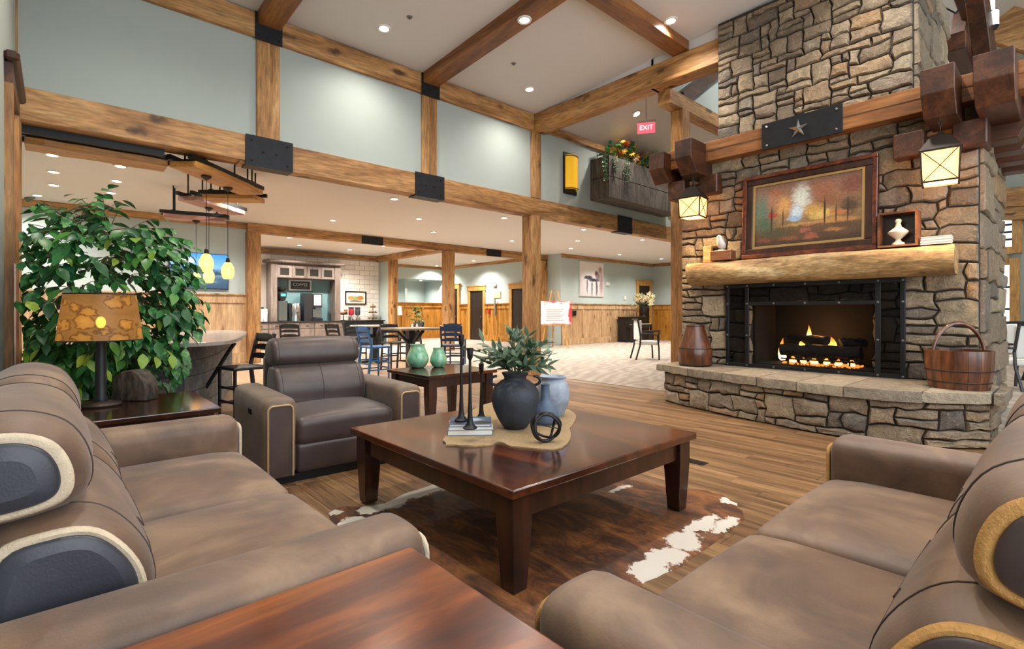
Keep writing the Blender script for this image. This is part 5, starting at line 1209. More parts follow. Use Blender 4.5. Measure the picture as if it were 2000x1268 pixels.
# buffet food
pz = .94
for u, lb, c in ((671, 'wire stand of muffins on the buffet counter', '#8a5a30'), ):
    p = px(u, 640); t = thing('muffin_stand', lb, 'food stand', (p.x, YS, pz)); t.scale = (.84, .84, 1); r2 = random.Random(4)
    MB().lathe([(.001, 0), (.12, 0), (.02, .02), (.015, .2), (.2, .22), (.2, .235), (.001, .235)], 20).build('tray', M['black'], t, smooth=40)
    for i in range(8): MB().ell((.13 * math.cos(i * .8), .13 * math.sin(i * .8), .27 + (.1 if i > 5 else 0)), (.055, .055, .045), 10, 7).build('muffin', plain('muffin', c, .8), t, smooth=60)
p = px(692, 630); t = thing('cereal_dispenser', 'red and steel twin dispenser on the buffet counter', 'dispenser', (p.x, YS, pz))
for i, c in enumerate(('#9c2430', '#3b4048')):
    MB().lathe([(.001, .18), (.07, .18), (.1, .24), (.1, .42), (.001, .43)], 14, (i * .25 - .12, 0, 0)).build('canister', plain('canister_%d' % i, c, .3), t, smooth=40); MB().cyl((i * .25 - .12, 0, 0), (i * .25 - .12, 0, .18), .03, .03).build('stand', M['chrome'], t); MB().lathe([(.001, .43), (.1, .43), (.1, .48), (.001, .48)], 14, (i * .25 - .12, 0, 0)).build('lid', M['black'], t)
p = px(733, 630); t = thing('tiered_stand', 'three-tier fruit stand on the buffet counter', 'food stand', (p.x - .1, YS, pz))
MB().cyl((0, 0, 0), (0, 0, .62), .012).build('pole', M['bronze'], t); r2 = random.Random(6)
for z, r in ((.06, .2), (.28, .16), (.48, .12)):
    tr_ = MB().lathe([(.001, z), (r, z), (r, z + .02), (.001, z + .02)], 18).build('tier', M['bronze'], t)
    for i in range(6): MB().ell((r * .7 * math.cos(i * 1.05), r * .7 * math.sin(i * 1.05), z + .05), .035, 8, 6).build('fruit', plain('fruit_%d' % (i % 3), ('#c9a04e', '#a86f3a', '#7d7f48')[i % 3], .5), tr_, smooth=60)
# ------------------------------------------------------------------ television wall
pT0, pT1 = aty(330, 490, Y2 + .0), aty(446, 566, Y2)
tv = thing('landscape_screen', 'wide screen showing a misty blue lake and mountains', 'television', ((pT0.x + pT1.x) / 2, Y2 + .055, (pT0.z + pT1.z) / 2))
hw_, hh_ = (pT1.x - pT0.x) / 2, (pT0.z - pT1.z) / 2
B(-hw_, hw_, -.05, 0, -hh_, hh_).build('housing', M['black'], tv)
q = layers('lake_view', [(0, '#16324a'), (.3, '#2c4a5e'), (.42, '#5c7488'), (.62, '#5f92c8'), (1, '#2f7fd0')], [(.2, .8, .3, .14, '#e6eef6', .8), (.5, .5, .6, .1, '#30506c', .6), (.7, .44, .5, .06, '#1f3a44', .5), (.4, .2, .5, .1, '#7f9aae', .8), (.15, .55, .25, .12, '#2f4c68', .5)], .05, 6, .3, .1, axes=(0, 2))
q.l(q.colout, q.b.inputs['Emission Color']); q.b.inputs['Emission Strength'].default_value = .9
B(-hw_ + .015, hw_ - .015, -.056, -.05, -hh_ + .015, hh_ - .015).build('screen', q.m, tv)
# pendants and plank chandelier over the bar
M['amber'] = glow_glass('amber_glass', '#ffd676', 1.6, .25)
def pendant(x_, y_, zt_, z, label, s_=1.0):
    t = thing('pendant_light', label, 'pendant light', (x_, y_, zt_), 0, 'amber pendants over the bar')
    MB().lathe([(.001, 0), (.06, 0), (.06, -.015), (.012, -.05), (.001, -.05)][::-1], 16).build('canopy', M['bronze'], t, smooth=40)
    MB().cyl((0, 0, -.04), (0, 0, z - zt_ + .18 * s_), .004, .004, 6).build('cord', M['black'], t)
    d = z - zt_; MB().lathe([(.02, d + .1), (.028, d + .14), (.02, d + .19)], 12).build('socket', M['bronze'], t, smooth=40)
    MB().lathe([(r * s_, d + zz * s_) for r, zz in [(.05, -.1), (.065, -.08), (.082, -.02), (.078, .05), (.05, .11), (.03, .13)]], 20).build('glass_shade', M['amber'], t, smooth=60)
    MB().ell((0, 0, d), (.025, .025, .04), 10, 8).build('bulb', emit('pendant_bulb', '#fff0c0', 6), t); light('pendant_bulb', 'POINT', 8, (1, .8, .45), t, (0, 0, d), shadow_soft_size=.03)
YP = 8.7
for (u, v, yy, zt9, lb) in ((403, 516, 7.4, 2.96, 'largest amber glass pendant over the bar'), (445, 531, 7.89, 2.96, 'amber glass pendant closest to the pine post'), (383, 547, 10.48, 2.86, 'small amber pendant hanging lowest against the television'), (408, 541, 9.6, 2.96, 'small amber pendant just behind the largest one')):
    p = aty(u, v, yy); pendant(p.x, yy, zt9, p.z, lb)
def plank_unit(p0, p1, w, z, mat, label, rails=True):
    a = Vector(p0 + (z,)); b = Vector(p1 + (z,)); mid = (a + b) / 2; d = (b - a); an = math.atan2(d.y, d.x); L = d.length / 2
    t = thing('hanging_plank', label, 'hanging plank', mid, an, 'live-edge planks hung over the bar')
    r3 = random.Random(int(L * 1000)); pr = []
    for i in range(9): pr.append((-L + 2 * L * i / 8, -w / 2 + r3.uniform(-.02, .02)))
    for i in range(8, -1, -1): pr.append((-L + 2 * L * i / 8, w / 2 + r3.uniform(-.02, .02)))
    MB().prism(pr, -.035, .035).build('plank', mat, t, bevel=.006)
    for sy in (-1, 1): MB().box(-L - .06, L + .06, sy * w * .36 - .025, sy * w * .36 + .025, .045, .1).build('rail', M['black'], t)
    for k_ in (-.7, .7):
        MB().box(k_ * L - .03, k_ * L + .03, -w * .4, w * .4, .1, .115).build('strap', M['black'], t)
        for sy in (-1, 1): MB().cyl((k_ * L, sy * w * .36, .1), (k_ * L, sy * w * .36, Z_LOW - z if mid.y > YW + .2 else .16), .012, .012, 6).build('hanger', M['black'], t)
M['pl_x'] = wood('hung_plank', '#8a5a26', '#b9803c', '#d19a52', 0, 4, .5, .6, .06)
M['pl_p'] = wood('pinkish_plank', '#8a5e50', '#a67a68', '#b88f7c', 0, 4, .5, .6, .06)
plank_unit((-.25, 7.45), (1.0, 7.45), .36, 3.02, M['pl_x'], 'long live-edge plank hung just behind the header on black rails')
plank_unit((1.12, 7.12), (2.15, 8.14), .36, 3.0, M['pl_x'], 'live-edge plank hung at an angle on black rails')
plank_unit((2.35, 8.5), (1.75, 9.02), .34, 3.0, M['pl_x'], 'live-edge plank hung behind the angled one')
plank_unit((1.5, 9.2), (2.4, 10.0), .34, 3.0, M['pl_p'], 'pinkish plank hung over the pendants')
plank_unit((2.3, 10.38), (1.4, 10.6), .3, 2.9, M['pl_p'], 'pinkish plank hung nearest the television wall')
cr_ = B(-.3, .94, 7.12, 7.2, Z_HB - .045, Z_HB + .034).build('track_rail', M['black']); tag(cr_, 'long black steel track rail under the wide header beam', 'rail')
# ------------------------------------------------------------------ hall: canvas, easel, piano, flowers, signs
pc0, pc1 = aty(1132, 510, Y3 - .03), aty(1178, 580, Y3 - .03)
cv = thing('canvas_painting', 'tall white canvas with a grey figure group on the pale wall', 'picture', ((pc0.x + pc1.x) / 2, Y3 - .004, (pc0.z + pc1.z) / 2))
a, b = (pc1.x - pc0.x) / 2, (pc0.z - pc1.z) / 2
B(-a, a, -.04, 0, -b, b).build('stretcher', M['white'], cv)
B(-a, a, -.044, -.04, -b, b).build('print', layers('figures', [(0, '#c9c2c4'), (.5, '#ded9d8'), (1, '#e6e2de')], [(.35, .55, .22, .07, '#4a4856', .4), (.6, .48, .3, .06, '#34323e', .5), (.75, .6, .14, .2, '#8d7a84', .7), (.3, .3, .04, .28, '#7d7a86', .5), (.5, .25, .05, .3, '#8a8690', .5), (.7, .25, .06, .3, '#5d5a66', .5), (.9, .4, .12, .5, '#a8898c', .8), (.68, .68, .08, .09, '#6b5a62', .5), (.85, .8, .1, .15, '#b98a88', .8)], .06, 7, .5, .2, axes=(0, 2)).m, cv)
pe = atz(1085, 678, 0); pe = Vector((12.7, 11.9, 0))
es = thing('easel_poster', 'red and white menu poster on a wooden easel', 'easel', (pe.x, pe.y, 0), YAW - PI / 2 + .05)
for sx_ in (-.42, .42): MB().bar((sx_ * 1.1, 0, 0), (sx_ * .25, .1, 2.0), .05, .04).build('front_leg', M['casing'], es)
MB().bar((0, .6, 0), (0, .12, 1.9), .05, .04).build('rear_leg', M['casing'], es); B(-.45, .45, -.03, .03, .78, .83).build('ledge', M['casing'], es)
pb_ = B(-.58, .58, -.03, -.012, .82, 1.62).build('poster', layers('floral_border', [(0, '#ece6e4'), (1, '#f0eceb')], [(0, .5, .1, .6, '#c0303c', .6), (1, .5, .13, .7, '#c43a46', .5), (.5, 1, .6, .09, '#c8525c', .8), (.5, 0, .6, .08, '#d88a8e', .8), (.2, .88, .04, .03, '#55606a', .3), (.7, .88, .05, .03, '#55606a', .3)], .12, 9, .5, .05, axes=(0, 2)).m, es)
for i in range(7): B(-.3, .3 - .05 * (i % 3), -.033, -.03, 1.32 - i * .06, 1.335 - i * .06).build('text_line', plain('ink', '#8a7a7c', .8), pb_)
pp = atz(1257, 668, 0); ux = Vector((17.4, 11.75, 0))
pn = thing('upright_piano', 'low black upright piano against the hall wall', 'piano', (18.15, 12.2, 0))
B(-.75, .75, .1, .5, 0, 1.02).build('case', M['black_paint'], pn); B(-.8, .8, -.05, .52, 1.02, 1.05).build('lid', M['black_paint'], pn); B(-.72, .72, -.2, .12, .6, .74).build('keybed', M['black_paint'], pn, bevel=.01); B(-.66, .66, -.19, .0, .741, .752).build('keys', M['white'], pn)
for sx_ in (-.7, .7): B(sx_ - .035, sx_ + .035, -.18, -.11, 0, .6).build('leg', M['black_paint'], pn)
be = thing('piano_bench', 'black piano bench in front of the upright piano', 'bench', (18.0, 11.5, 0))
B(-.4, .4, -.18, .18, .44, .5).build('seat', M['black_paint'], be, bevel=.01)
for a in (-.35, .35):
    for b in (-.14, .14): B(a - .02, a + .02, b - .02, b + .02, 0, .44).build('leg', M['black_paint'], be)
fv = thing('flower_urn', 'dark urn of cream lilies on the piano', 'flowers', (18.45, 12.15, 1.05))
MB().lathe([(.001, 0), (.09, 0), (.03, .06), (.03, .12), (.13, .3), (.16, .45), (.12, .45), (.001, .3)], 20).build('urn', M['black_paint'], fv, smooth=40)
r4_ = random.Random(9); fm = MB()
lily = []
for i, c in enumerate(('#d8cfa2', '#d9b59a', '#cbd0a4')):
    mb = MB()
    for j in range(6):
        a = j * PI / 3; mb.add([(0, 0, 0), (.05 * math.cos(a - .3), .05 * math.sin(a - .3), .04), (.1 * math.cos(a), .1 * math.sin(a), .05), (.05 * math.cos(a + .3), .05 * math.sin(a + .3), .04)], [(0, 1, 2, 3)])
    lily.append(mb.mesh('flower', plain('lily_%d' % i, c, .6)))
for i in range(34):
    v = Vector((r4_.uniform(-1, 1), r4_.uniform(-1, 1), r4_.uniform(-.2, 1))).normalized()
    link('flower', lily[i % 3], fv, v * r4_.uniform(.25, .5) + Vector((0, 0, .55)), (r4_.uniform(-1, 1), r4_.uniform(-1, 1), r4_.uniform(0, 6)), (1.4,) * 3)
for i in range(26):
    v = Vector((r4_.uniform(-1, 1), r4_.uniform(-1, 1), r4_.uniform(-.1, .9))).normalized(); f_ = r4_.uniform(2.2, 3.4)
    link('leaf', lm[2], fv, Vector((0, 0, .45)), orient(v, r4_.uniform(-1, 1)), (f_,) * 3)
# side chair with white upholstery by the hall
def white_chair(loc, rotz, label):
    t = thing('upholstered_armchair', label, 'chair', loc, rotz, 'white upholstered chairs')
    MB().rbox(-.26, .26, -.26, .24, .38, .48, .04).build('seat', M['white'], t, smooth=50); MB().rbox(-.24, .24, .2, .28, .5, 1.02, .03).build('backrest', M['white'], t, smooth=50)
    for sx_ in (-1, 1):
        MB().tube([(sx_ * .25, -.25, 0), (sx_ * .26, -.24, .3), (sx_ * .27, -.2, .62)], .022, 6).build('front_leg', M['black_paint'], t); MB().tube([(sx_ * .24, .36, 0), (sx_ * .25, .26, .35), (sx_ * .25, .24, .6), (sx_ * .25, .32, 1.04)], .022, 6).build('rear_leg', M['black_paint'], t)
        MB().tube([(sx_ * .27, -.22, .64), (sx_ * .28, 0, .67), (sx_ * .25, .26, .66)], .022, 6).build('arm', M['black_paint'], t)
    MB().bar((-.25, .3, 1.04), (.25, .3, 1.04), .03, .05).build('top_rail', M['black_paint'], t)
    return t
wc = white_chair((11.6, 7.55, 0), .9, 'white upholstered chair with a black frame behind the fireplace jug')
copy_tree(wc, None, (11.5, .62, 0), 2.4, 'white upholstered chair past the right end of the fireplace')
copy_tree(wc, None, (12.6, .45, 0), -.6, 'white upholstered chair farther back past the right end of the fireplace')
# restroom sign, small wall devices
def wallbox(name, label, cat, axis, face, a, z, w, h, mat, d=.025):
    o = (B(-w / 2, w / 2, -d, 0, -h / 2, h / 2) if axis == 'x' else B(-d, 0, -w / 2, w / 2, -h / 2, h / 2)).build(name, mat, bevel=.004)
    o.location = (a, face, z) if axis == 'x' else (face, a, z); return tag(o, label, cat)
p = atx(971, 576, XD); wallbox('restroom_sign', 'small wooden sign board on the wall between the doors', 'sign', 'y', XD - .002, p.y, p.z, .5, .28, plain('sign_wood', '#cdb08a', .6))
p = atx(967, 557, XD); wallbox('wall_light', 'small white emergency light above the wooden sign board', 'wall light', 'y', XD - .002, p.y, p.z, .22, .1, M['white'], .08)
p = atx(957, 608, XD); wallbox('fire_alarm', 'red fire alarm box on the orange panelling', 'alarm', 'y', XD - .04, p.y, p.z, .14, .24, plain('alarm_red', '#a32a22', .4), .05)
p = atx(970, 600, XD); wallbox('notice_strip', 'narrow grey notice strip hanging on the orange panelling', 'notice', 'y', XD - .0905, p.y, p.z, .1, .75, plain('notice_grey', '#6f6a5d', .6))
p = aty(1186, 555, Y3); wallbox('smoke_detector', 'white round-cornered alarm beside the tall canvas', 'alarm', 'x', Y3 - .002, p.x, p.z, .2, .14, M['white'], .06)
p = aty(1220, 582, Y3); wallbox('thermostat', 'white thermostat on the pale wall near the hall door', 'thermostat', 'x', Y3 - .002, p.x, p.z, .12, .16, M['white'], .04)
p = aty(1120, 612, Y3); wallbox('wall_socket', 'black socket plate on the knotty panelling', 'socket', 'x', Y3 - .04, p.x, p.z, .2, .2, M['black'])
# far lamp and plant by the niche
fl_ = thing('floor_lamp', 'small lamp with a cream shade by the corridor panelling', 'lamp', (10.7, 19.2, 0))
MB().lathe([(.001, 0), (.15, 0), (.15, .02), (.02, .04), (.02, 1.15)], 16).build('pole', M['bronze'], fl_, smooth=40); MB().lathe([(.25, 1.12), (.21, 1.5), (.2, 1.5), (.24, 1.12)], 20).build('lamp_shade', emit('cream_shade', '#ffe0a8', 1.0), fl_, smooth=40)
fp_ = thing('potted_plant', 'dark leafy potted plant beside the cream lamp', 'plant', (11.3, 18.6, 0)); MB().lathe([(.001, 0), (.15, 0), (.2, .35), (.001, .35)], 16).build('pot', M['black_paint'], fp_)
for i in range(110):
    a = r4_.uniform(0, 6.28); z = r4_.uniform(.4, 1.55); r = r4_.uniform(0, .3) * (1.2 - abs(z - .9)); link('leaf', fl[i % 3], fp_, (r * math.cos(a), r * math.sin(a), z), orient((math.cos(a), math.sin(a), r4_.uniform(-.5, .6)), 0), (1.6,) * 3)
MB().cyl((0, 0, .3), (0, 0, 1.4), .015).build('stem', M['bark'], fp_)
# ------------------------------------------------------------------ on the mantel
ZMT = 1.916
A1 = '#a24a2c'; A2 = '#b8763a'; A3 = '#c2984e'
pbl = [(.47, .72, .14, .3, '#c4c6ba', .8), (.42, .5, .1, .16, '#b9c6cf', .8), (.4, .4, .08, .07, '#8fa9be', .7), (.08, .6, .16, .4, '#5c6a5a', .8), (.1, .35, .16, .2, '#4c5a48', .8),
       (.2, .72, .12, .2, '#946a50', .7), (.18, .5, .06, .07, '#94392e', .5), (.3, .62, .1, .22, '#b98a52', .7), (.22, .85, .1, .1, '#8f5a42', .7), (.66, .8, .18, .2, '#8c5c44', .7), (.72, .62, .16, .14, '#80543c', .7), (.92, .82, .14, .22, '#704638', .7), (.9, .5, .14, .2, '#4a3a2c', .8), (.58, .5, .14, .14, '#b08a4a', .7), (.66, .42, .16, .1, '#c2a25a', .7), (.8, .42, .1, .06, '#a8683c', .6),
       (.55, .3, .4, .05, '#a8854e', .8), (.8, .3, .3, .06, '#a87a48', .8), (.2, .2, .24, .12, '#4a4634', .8), (.85, .18, .22, .14, '#54402e', .8), (.54, .28, .1, .03, '#96614a', .6), (.5, .2, .06, .05, '#8f5644', .6), (.56, .1, .1, .07, '#8c5240', .6), (.35, .1, .14, .06, '#7a4c36', .7), (.76, .17, .12, .05, '#96643e', .7), (.1, .1, .12, .06, '#6e4434', .7),
       (.175, .42, .011, .3, '#3a2a22', .5, 1), (.29, .42, .008, .2, '#4a362a', .5, 1), (.68, .45, .012, .28, '#3c2a22', .5, 1), (.78, .4, .008, .2, '#46322a', .5, 1), (.88, .44, .01, .24, '#3a2a22', .5, 1)]
pm_ = layers('autumn_painting', [(0, '#4a3426'), (.25, '#7a5a3a'), (.4, '#a8814e'), (.7, '#a8704a'), (1, '#8a6450')], pbl, .045, 9, .35, .28, axes=(1, 2), fscale=30)
# viewed from -X the left of the picture is high Y, so the print is drawn on a mirrored axis
pnt = thing('autumn_painting', 'framed painting of an autumn wood with a red path on the mantel', 'painting', (6.7, 2.165, ZMT))
hw, hh, fw = .735, 1.07, .125
tilt = 0.05
R_t = Matrix.Rotation(tilt, 3, 'Y')
def pbox(y0, y1, z0, z1, x0, x1):
    mb = B(x0, x1, y0, y1, z0, z1); mb.v = [tuple(R_t @ Vector(v)) for v in mb.v]; return mb
for (y0, y1, z0, z1) in ((-hw, hw, 0, fw), (-hw, hw, hh - fw, hh), (-hw, -hw + fw, fw, hh - fw), (hw - fw, hw, fw, hh - fw)):
    fr = pbox(y0, y1, z0, z1, -.035, .03).build('frame_rail', M['cherry_dk'], pnt, bevel=.012, seg=2)
for (y0, y1, z0, z1) in ((-hw, hw, 0, .05), (-hw, hw, hh - .05, hh), (-hw, -hw + .05, .05, hh - .05), (hw - .05, hw, .05, hh - .05)):
    pbox(y0, y1, z0, z1, -.055, -.035).build('outer_moulding', M['cherry_x'], pnt, bevel=.008, seg=2)
g0 = fw - .004
for (y0, y1, z0, z1) in ((-hw + g0, hw - g0, g0, g0 + .03), (-hw + g0, hw - g0, hh - g0 - .03, hh - g0), (-hw + g0, -hw + g0 + .03, g0 + .03, hh - g0 - .03), (hw - g0 - .03, hw - g0, g0 + .03, hh - g0 - .03)):
    pbox(y0, y1, z0, z1, -.024, .0).build('gilt_liner', plain('gilt', '#a98b55', .4, .5, var=.1), pnt)
cb_ = B(-hw + fw + .022, hw - fw - .022, -.004, .004, -(hh / 2 - fw - .022), hh / 2 - fw - .022)
cm = layers('autumn_print', [(0, '#3c2c20'), (.25, '#634a32'), (.4, '#8a6c46'), (.7, '#84624a'), (1, '#76584a')], pbl, .075, 14, .35, .55, axes=(0, 2), fscale=55)
# built facing local -y, then turned so that it faces the room
co = cb_.build('canvas', cm.m, pnt); co.rotation_euler = Euler((0, tilt, -PI / 2)); co.rotation_euler = (Matrix.Rotation(tilt, 4, 'Y') @ Matrix.Rotation(-PI / 2, 4, 'Z')).to_euler(); co.location = R_t @ Vector((-.008, 0, hh / 2))
bpy.data.materials.remove(pm_.m)
def box_open(t, w, d, h, th, mat):
    B(-d, d, -w, w, 0, th).build('bottom', mat, t); B(-d, d, -w, w, h - th, h).build('top', mat, t); B(-d, d, -w, -w + th, th, h - th).build('side', mat, t); B(-d, d, w - th, w, th, h - th).build('side', mat, t); B(d - th, d, -w + th, w - th, th, h - th).build('back', M['cherry_dk'], t)
M['oldwood'] = wood('old_brown_wood', '#4a2a18', '#6e4228', '#8a5a38', 1, 6, .5, .2, .05)
sb = thing('shadow_box', 'small open wooden box holding a cream finial', 'box', (6.66, atx(1756, 450, 6.66).y, ZMT)); box_open(sb, .17, .1, .37, .02, M['oldwood'])
fi = thing('cream_finial', 'turned cream wooden finial standing in the open box', 'finial', (6.62, sb.location.y, ZMT + .0205))
MB().lathe([(.001, 0), (.055, 0), (.055, .02), (.03, .035), (.022, .06), (.05, .085), (.085, .12), (.09, .14), (.06, .165), (.03, .19), (.02, .23), (.028, .245), (.03, .26), (.02, .275), (.001, .28)], 24).build('body', plain('cream_wood', '#d5c6ae', .6, var=.1), fi, smooth=60)
y_ = atx(1412, 490, 6.62).y
wb1 = B(-.08, .08, -.14, .14, 0, .13).build('wood_block', M['oldwood'], bevel=.006); wb1.location = (6.62, y_, ZMT); tag(wb1, 'low brown wooden block under the white bird', 'block')
y2_ = atx(1382, 490, 6.7).y
wb2 = B(-.03, .03, -.06, .06, 0, .23).build('wood_block', M['log'], bevel=.006); wb2.location = (6.75, y2_ + .02, ZMT); tag(wb2, 'upright tan wooden board behind the white bird', 'block')
bd = thing('bird_figurine', 'white bird figurine on the low wooden block', 'figurine', (6.62, atx(1408, 460, 6.62).y, ZMT + .13), PI / 2)
bdm = plain('white_ceramic', '#d9d6d0', .4)
MB().lathe([(.001, 0), (.04, 0), (.035, .02), (.001, .025)], 14).build('foot', bdm, bd, smooth=50)
bb = MB().tube(catmull([(0, -.11, .05), (0, -.05, .07), (0, 0, .095), (0, .03, .14), (0, .045, .175), (0, .065, .19), (0, .085, .188)], 3), [.012, .02, .03, .04, .048, .052, .052, .05, .046, .042, .038, .035, .034, .033, .03, .024, .016, .009, .004], 12)
bb.build('body', bdm, bd, smooth=60); MB().ell((.03, -.01, .095), (.014, .055, .03), 10, 8).ell((-.03, -.01, .095), (.014, .055, .03), 10, 8).build('wings', bdm, bd, smooth=60)
for i in range(3):
    o = thing('white_book', 'thin white book lying flat at the right end of the mantel', 'book', (6.68, atx(1829, 465, 6.68).y - .002 * i, ZMT + i * .0265), .0, 'white books on the mantel')
    B(-.08, .08, -.12, .12, 0, .004).build('back_cover', M['white'], o); B(-.08, .08, -.12, .12, .022, .026).build('front_cover', M['white'], o); B(-.074, .074, -.114, .116, .004, .022).build('pages', plain('paper_%d' % i, '#cfc8ba', .8), o)
# ------------------------------------------------------------------ on the hearth: jug and bucket
M['barrel'] = wood('barrel_wood', '#2c150b', '#56301b', '#7c4a28', 2, 6, .32, .2, .1, .15, .3)
def staves(t, prof, n, mat, hoop_z):
    for i in range(n):
        a0 = 2 * PI * i / n; a1 = 2 * PI * (i + 1) / n - .008; vs = []; fs = []
        for r, z in prof:
            for a in (a0, (a0 + a1) / 2, a1): vs.append((r * math.cos(a), r * math.sin(a), z))
            for a in (a0, (a0 + a1) / 2, a1): vs.append(((r - .018) * math.cos(a), (r - .018) * math.sin(a), z))
        k_ = 6
        for j in range(len(prof) - 1):
            b = j * k_; fs += [(b, b + 1, b + 7, b + 6), (b + 1, b + 2, b + 8, b + 7), (b + 4, b + 3, b + 9, b + 10), (b + 5, b + 4, b + 10, b + 11), (b + 3, b, b + 6, b + 9), (b + 2, b + 5, b + 11, b + 8)]
        e = (len(prof) - 1) * k_; fs += [(e, e + 1, e + 4, e + 3), (e + 1, e + 2, e + 5, e + 4), (1, 0, 3, 4), (2, 1, 4, 5)]
        link('stave', MB().add(vs, fs).mesh('stave', mat, smooth=50), t)
    MB().lathe([(.001, .012), (prof[0][0] - .01, .012), (prof[0][0] - .01, .03), (.001, .03)], 24).build('bottom', mat, t)
    for z in hoop_z:
        r = None
        for (r0, z0), (r1, z1) in zip(prof, prof[1:]):
            if z0 <= z <= z1: r = r0 + (r1 - r0) * (z - z0) / (z1 - z0)
        MB().tube([((r + .002) * math.cos(2 * PI * j / 32), (r + .002) * math.sin(2 * PI * j / 32), z) for j in range(32)], .006, 6, True).build('hoop', M['bronze'], t)
pj_ = atz(1346, 704, ZH); dj = pj_.x * _F[0] + pj_.y * _F[1]; kj = dj / FPX
jg = thing('wooden_jug', 'conical brown wooden jug on the left end of the hearth', 'jug', (min(pj_.x, 6.42), 3.42, ZH))
dj = (jg.location.x * _F[0] + jg.location.y * _F[1]); kj = dj / FPX
staves(jg, [(28 * kj, 0), (31 * kj, .06 * 80 * kj), (31.5 * kj, .4 * 80 * kj), (30 * kj, .45 * 80 * kj), (18 * kj, .9 * 80 * kj), (16 * kj, 80 * kj)], 14, M['barrel'], (.02, .43 * 80 * kj, .97 * 80 * kj))
bx2 = thing('wooden_bucket', 'brown stave bucket with a bentwood handle on the right end of the hearth', 'bucket', (6.38, atx(1872, 740, 6.38).y, ZH))
kb = (6.38 * _F[0] + bx2.location.y * _F[1]) / FPX
staves(bx2, [(46 * kb, 0), (52 * kb, 40 * kb), (52.5 * kb, 74 * kb)], 16, M['barrel'], (14 * kb, 36 * kb))
hb = [(0, 50 * kb * math.cos(a) * (1.02), 60 * kb + 66 * kb * math.sin(a)) for a in [PI * j / 16 for j in range(17)]]
rot_ = Matrix.Rotation(YAW - PI, 3, 'Z'); hd_ = MB().tube([rot_ @ Vector(p) for p in hb], [.012 + .008 * math.sin(PI * j / 16) for j in range(17)], 8); hd_.build('handle', M['barrel'], bx2, smooth=50)
# ------------------------------------------------------------------ planter box on the header wall and its flowers, sconces
q0 = aty(1153, 392, YW); PX0, PZ0 = q0.x, q0.z
px1 = aty(1313, 420, YW - .42).x + .25
M['planterw'] = wood('grey_rough_wood', '#403a35', '#5a524b', '#716961', 2, 8, .8, .1, .05, .2, 0, .6)
pb0 = thing('planter_box', 'long grey wooden planter box of flowers high on the blue wall', 'planter', ((PX0 + px1) / 2, YW - .25, PZ0))
W2, D2, H2 = (px1 - PX0) / 2, .25, .88
for zz0, zz1 in ((0, H2 / 2 - .006), (H2 / 2 + .006, H2)):
    B(-W2, W2, -D2, -D2 + .03, zz0, zz1).build('front_board', M['planterw'], pb0, bevel=.004); B(-W2, -W2 + .03, -D2 + .03, D2, zz0, zz1).build('end_board', M['planterw'], pb0, bevel=.004); B(W2 - .03, W2, -D2 + .03, D2, zz0, zz1).build('end_board', M['planterw'], pb0, bevel=.004)
B(-W2 + .03, W2 - .03, -D2 + .03, D2, 0, .03).build('bottom', M['planterw'], pb0); B(-W2 + .03, W2 - .03, -D2 + .03, D2, H2 - .12, H2 - .06).build('soil', plain('soil', '#2a211a', .9), pb0)
r5 = random.Random(31)
fls = []
for i, c in enumerate(('#d9a21e', '#c9602a', '#a52a35', '#d8b8a0', '#e0c040')):
    mb = MB()
    for j in range(7):
        a = j * 2 * PI / 7; mb.add([(0, 0, 0), (.04 * math.cos(a - .4), .04 * math.sin(a - .4), .02), (.065 * math.cos(a), .065 * math.sin(a), .01), (.04 * math.cos(a + .4), .04 * math.sin(a + .4), .02)], [(0, 1, 2, 3)])
    mb.ell((0, 0, .012), (.02, .02, .012), 8, 5); fls.append(mb.mesh('flower', plain('petal_%d' % i, c, .6)))
M['vine'] = leaf_mat('vine_leaf', '#3c6a45', '#7fa58a', .5); vlm = leafmesh('leaf', .07, .03, M['vine'], .2)
gm = leaf_mat('grass_blade', '#3d5a30', '#6a7a4a', .5); gbl = leafmesh('blade', .6, .03, gm, -.05, .2)
for i in range(64):
    link('flower', fls[r5.choices(range(5), (5, 3, 2, 2, 4))[0]], pb0, (r5.uniform(-W2 * .85, W2 * .75), r5.uniform(-D2 * .95, -D2 * .1), H2 + r5.uniform(.0, .45)), (r5.uniform(.2, 1.3), r5.uniform(-.6, .6), r5.uniform(0, 6)), (r5.uniform(.9, 1.5),) * 3)
for i in range(120):
    a = r5.uniform(0, 6.28); link('leaf', fl[r5.randrange(3)], pb0, (r5.uniform(-W2 * .9, W2 * .8), r5.uniform(-D2, D2 * .1), H2 + r5.uniform(-.05, .36)), orient((math.cos(a), math.sin(a), r5.uniform(0, 1)), r5.uniform(-1, 1)), (r5.uniform(.9, 1.5),) * 3)
for i in range(16):
    a = r5.uniform(0, 6.28); link('blade', gbl, pb0, (.1 + r5.uniform(-.1, .1), -.15, H2 - .05), orient((math.cos(a) * .5, -abs(math.sin(a)) * .5, 1), r5.uniform(-1, 1)), (.9,) * 3)
for (vx, vn, vl) in ((-W2 - .03, 9, .62), (-W2 + .55, 6, .5), (W2 - .3, 5, .45), (-W2 + .1, 4, .3)):
    for i in range(vn):
        x_ = vx + r5.uniform(-.1, .12); y_ = -D2 - .03 + r5.uniform(-.03, .04) + (0.1 if vx < -W2 else 0); L = vl * r5.uniform(.5, 1)
        pts = [(x_, y_ + .08, H2), (x_, y_, H2 + .03)] + [(x_ + .02 * math.sin(j + i), y_ - .015, H2 - L * j / 6) for j in range(1, 7)]
        MB().tube(pts, .003, 4).build('vine', M['stem'], pb0)
        for j in range(1, 7):
            for s_ in (-1, 1):
                if r5.random() < .55: link('leaf', vlm, pb0, pts[j + 1], orient((s_, -.5, -.4), r5.uniform(-1, 1)), (r5.uniform(.8, 1.3),) * 3)
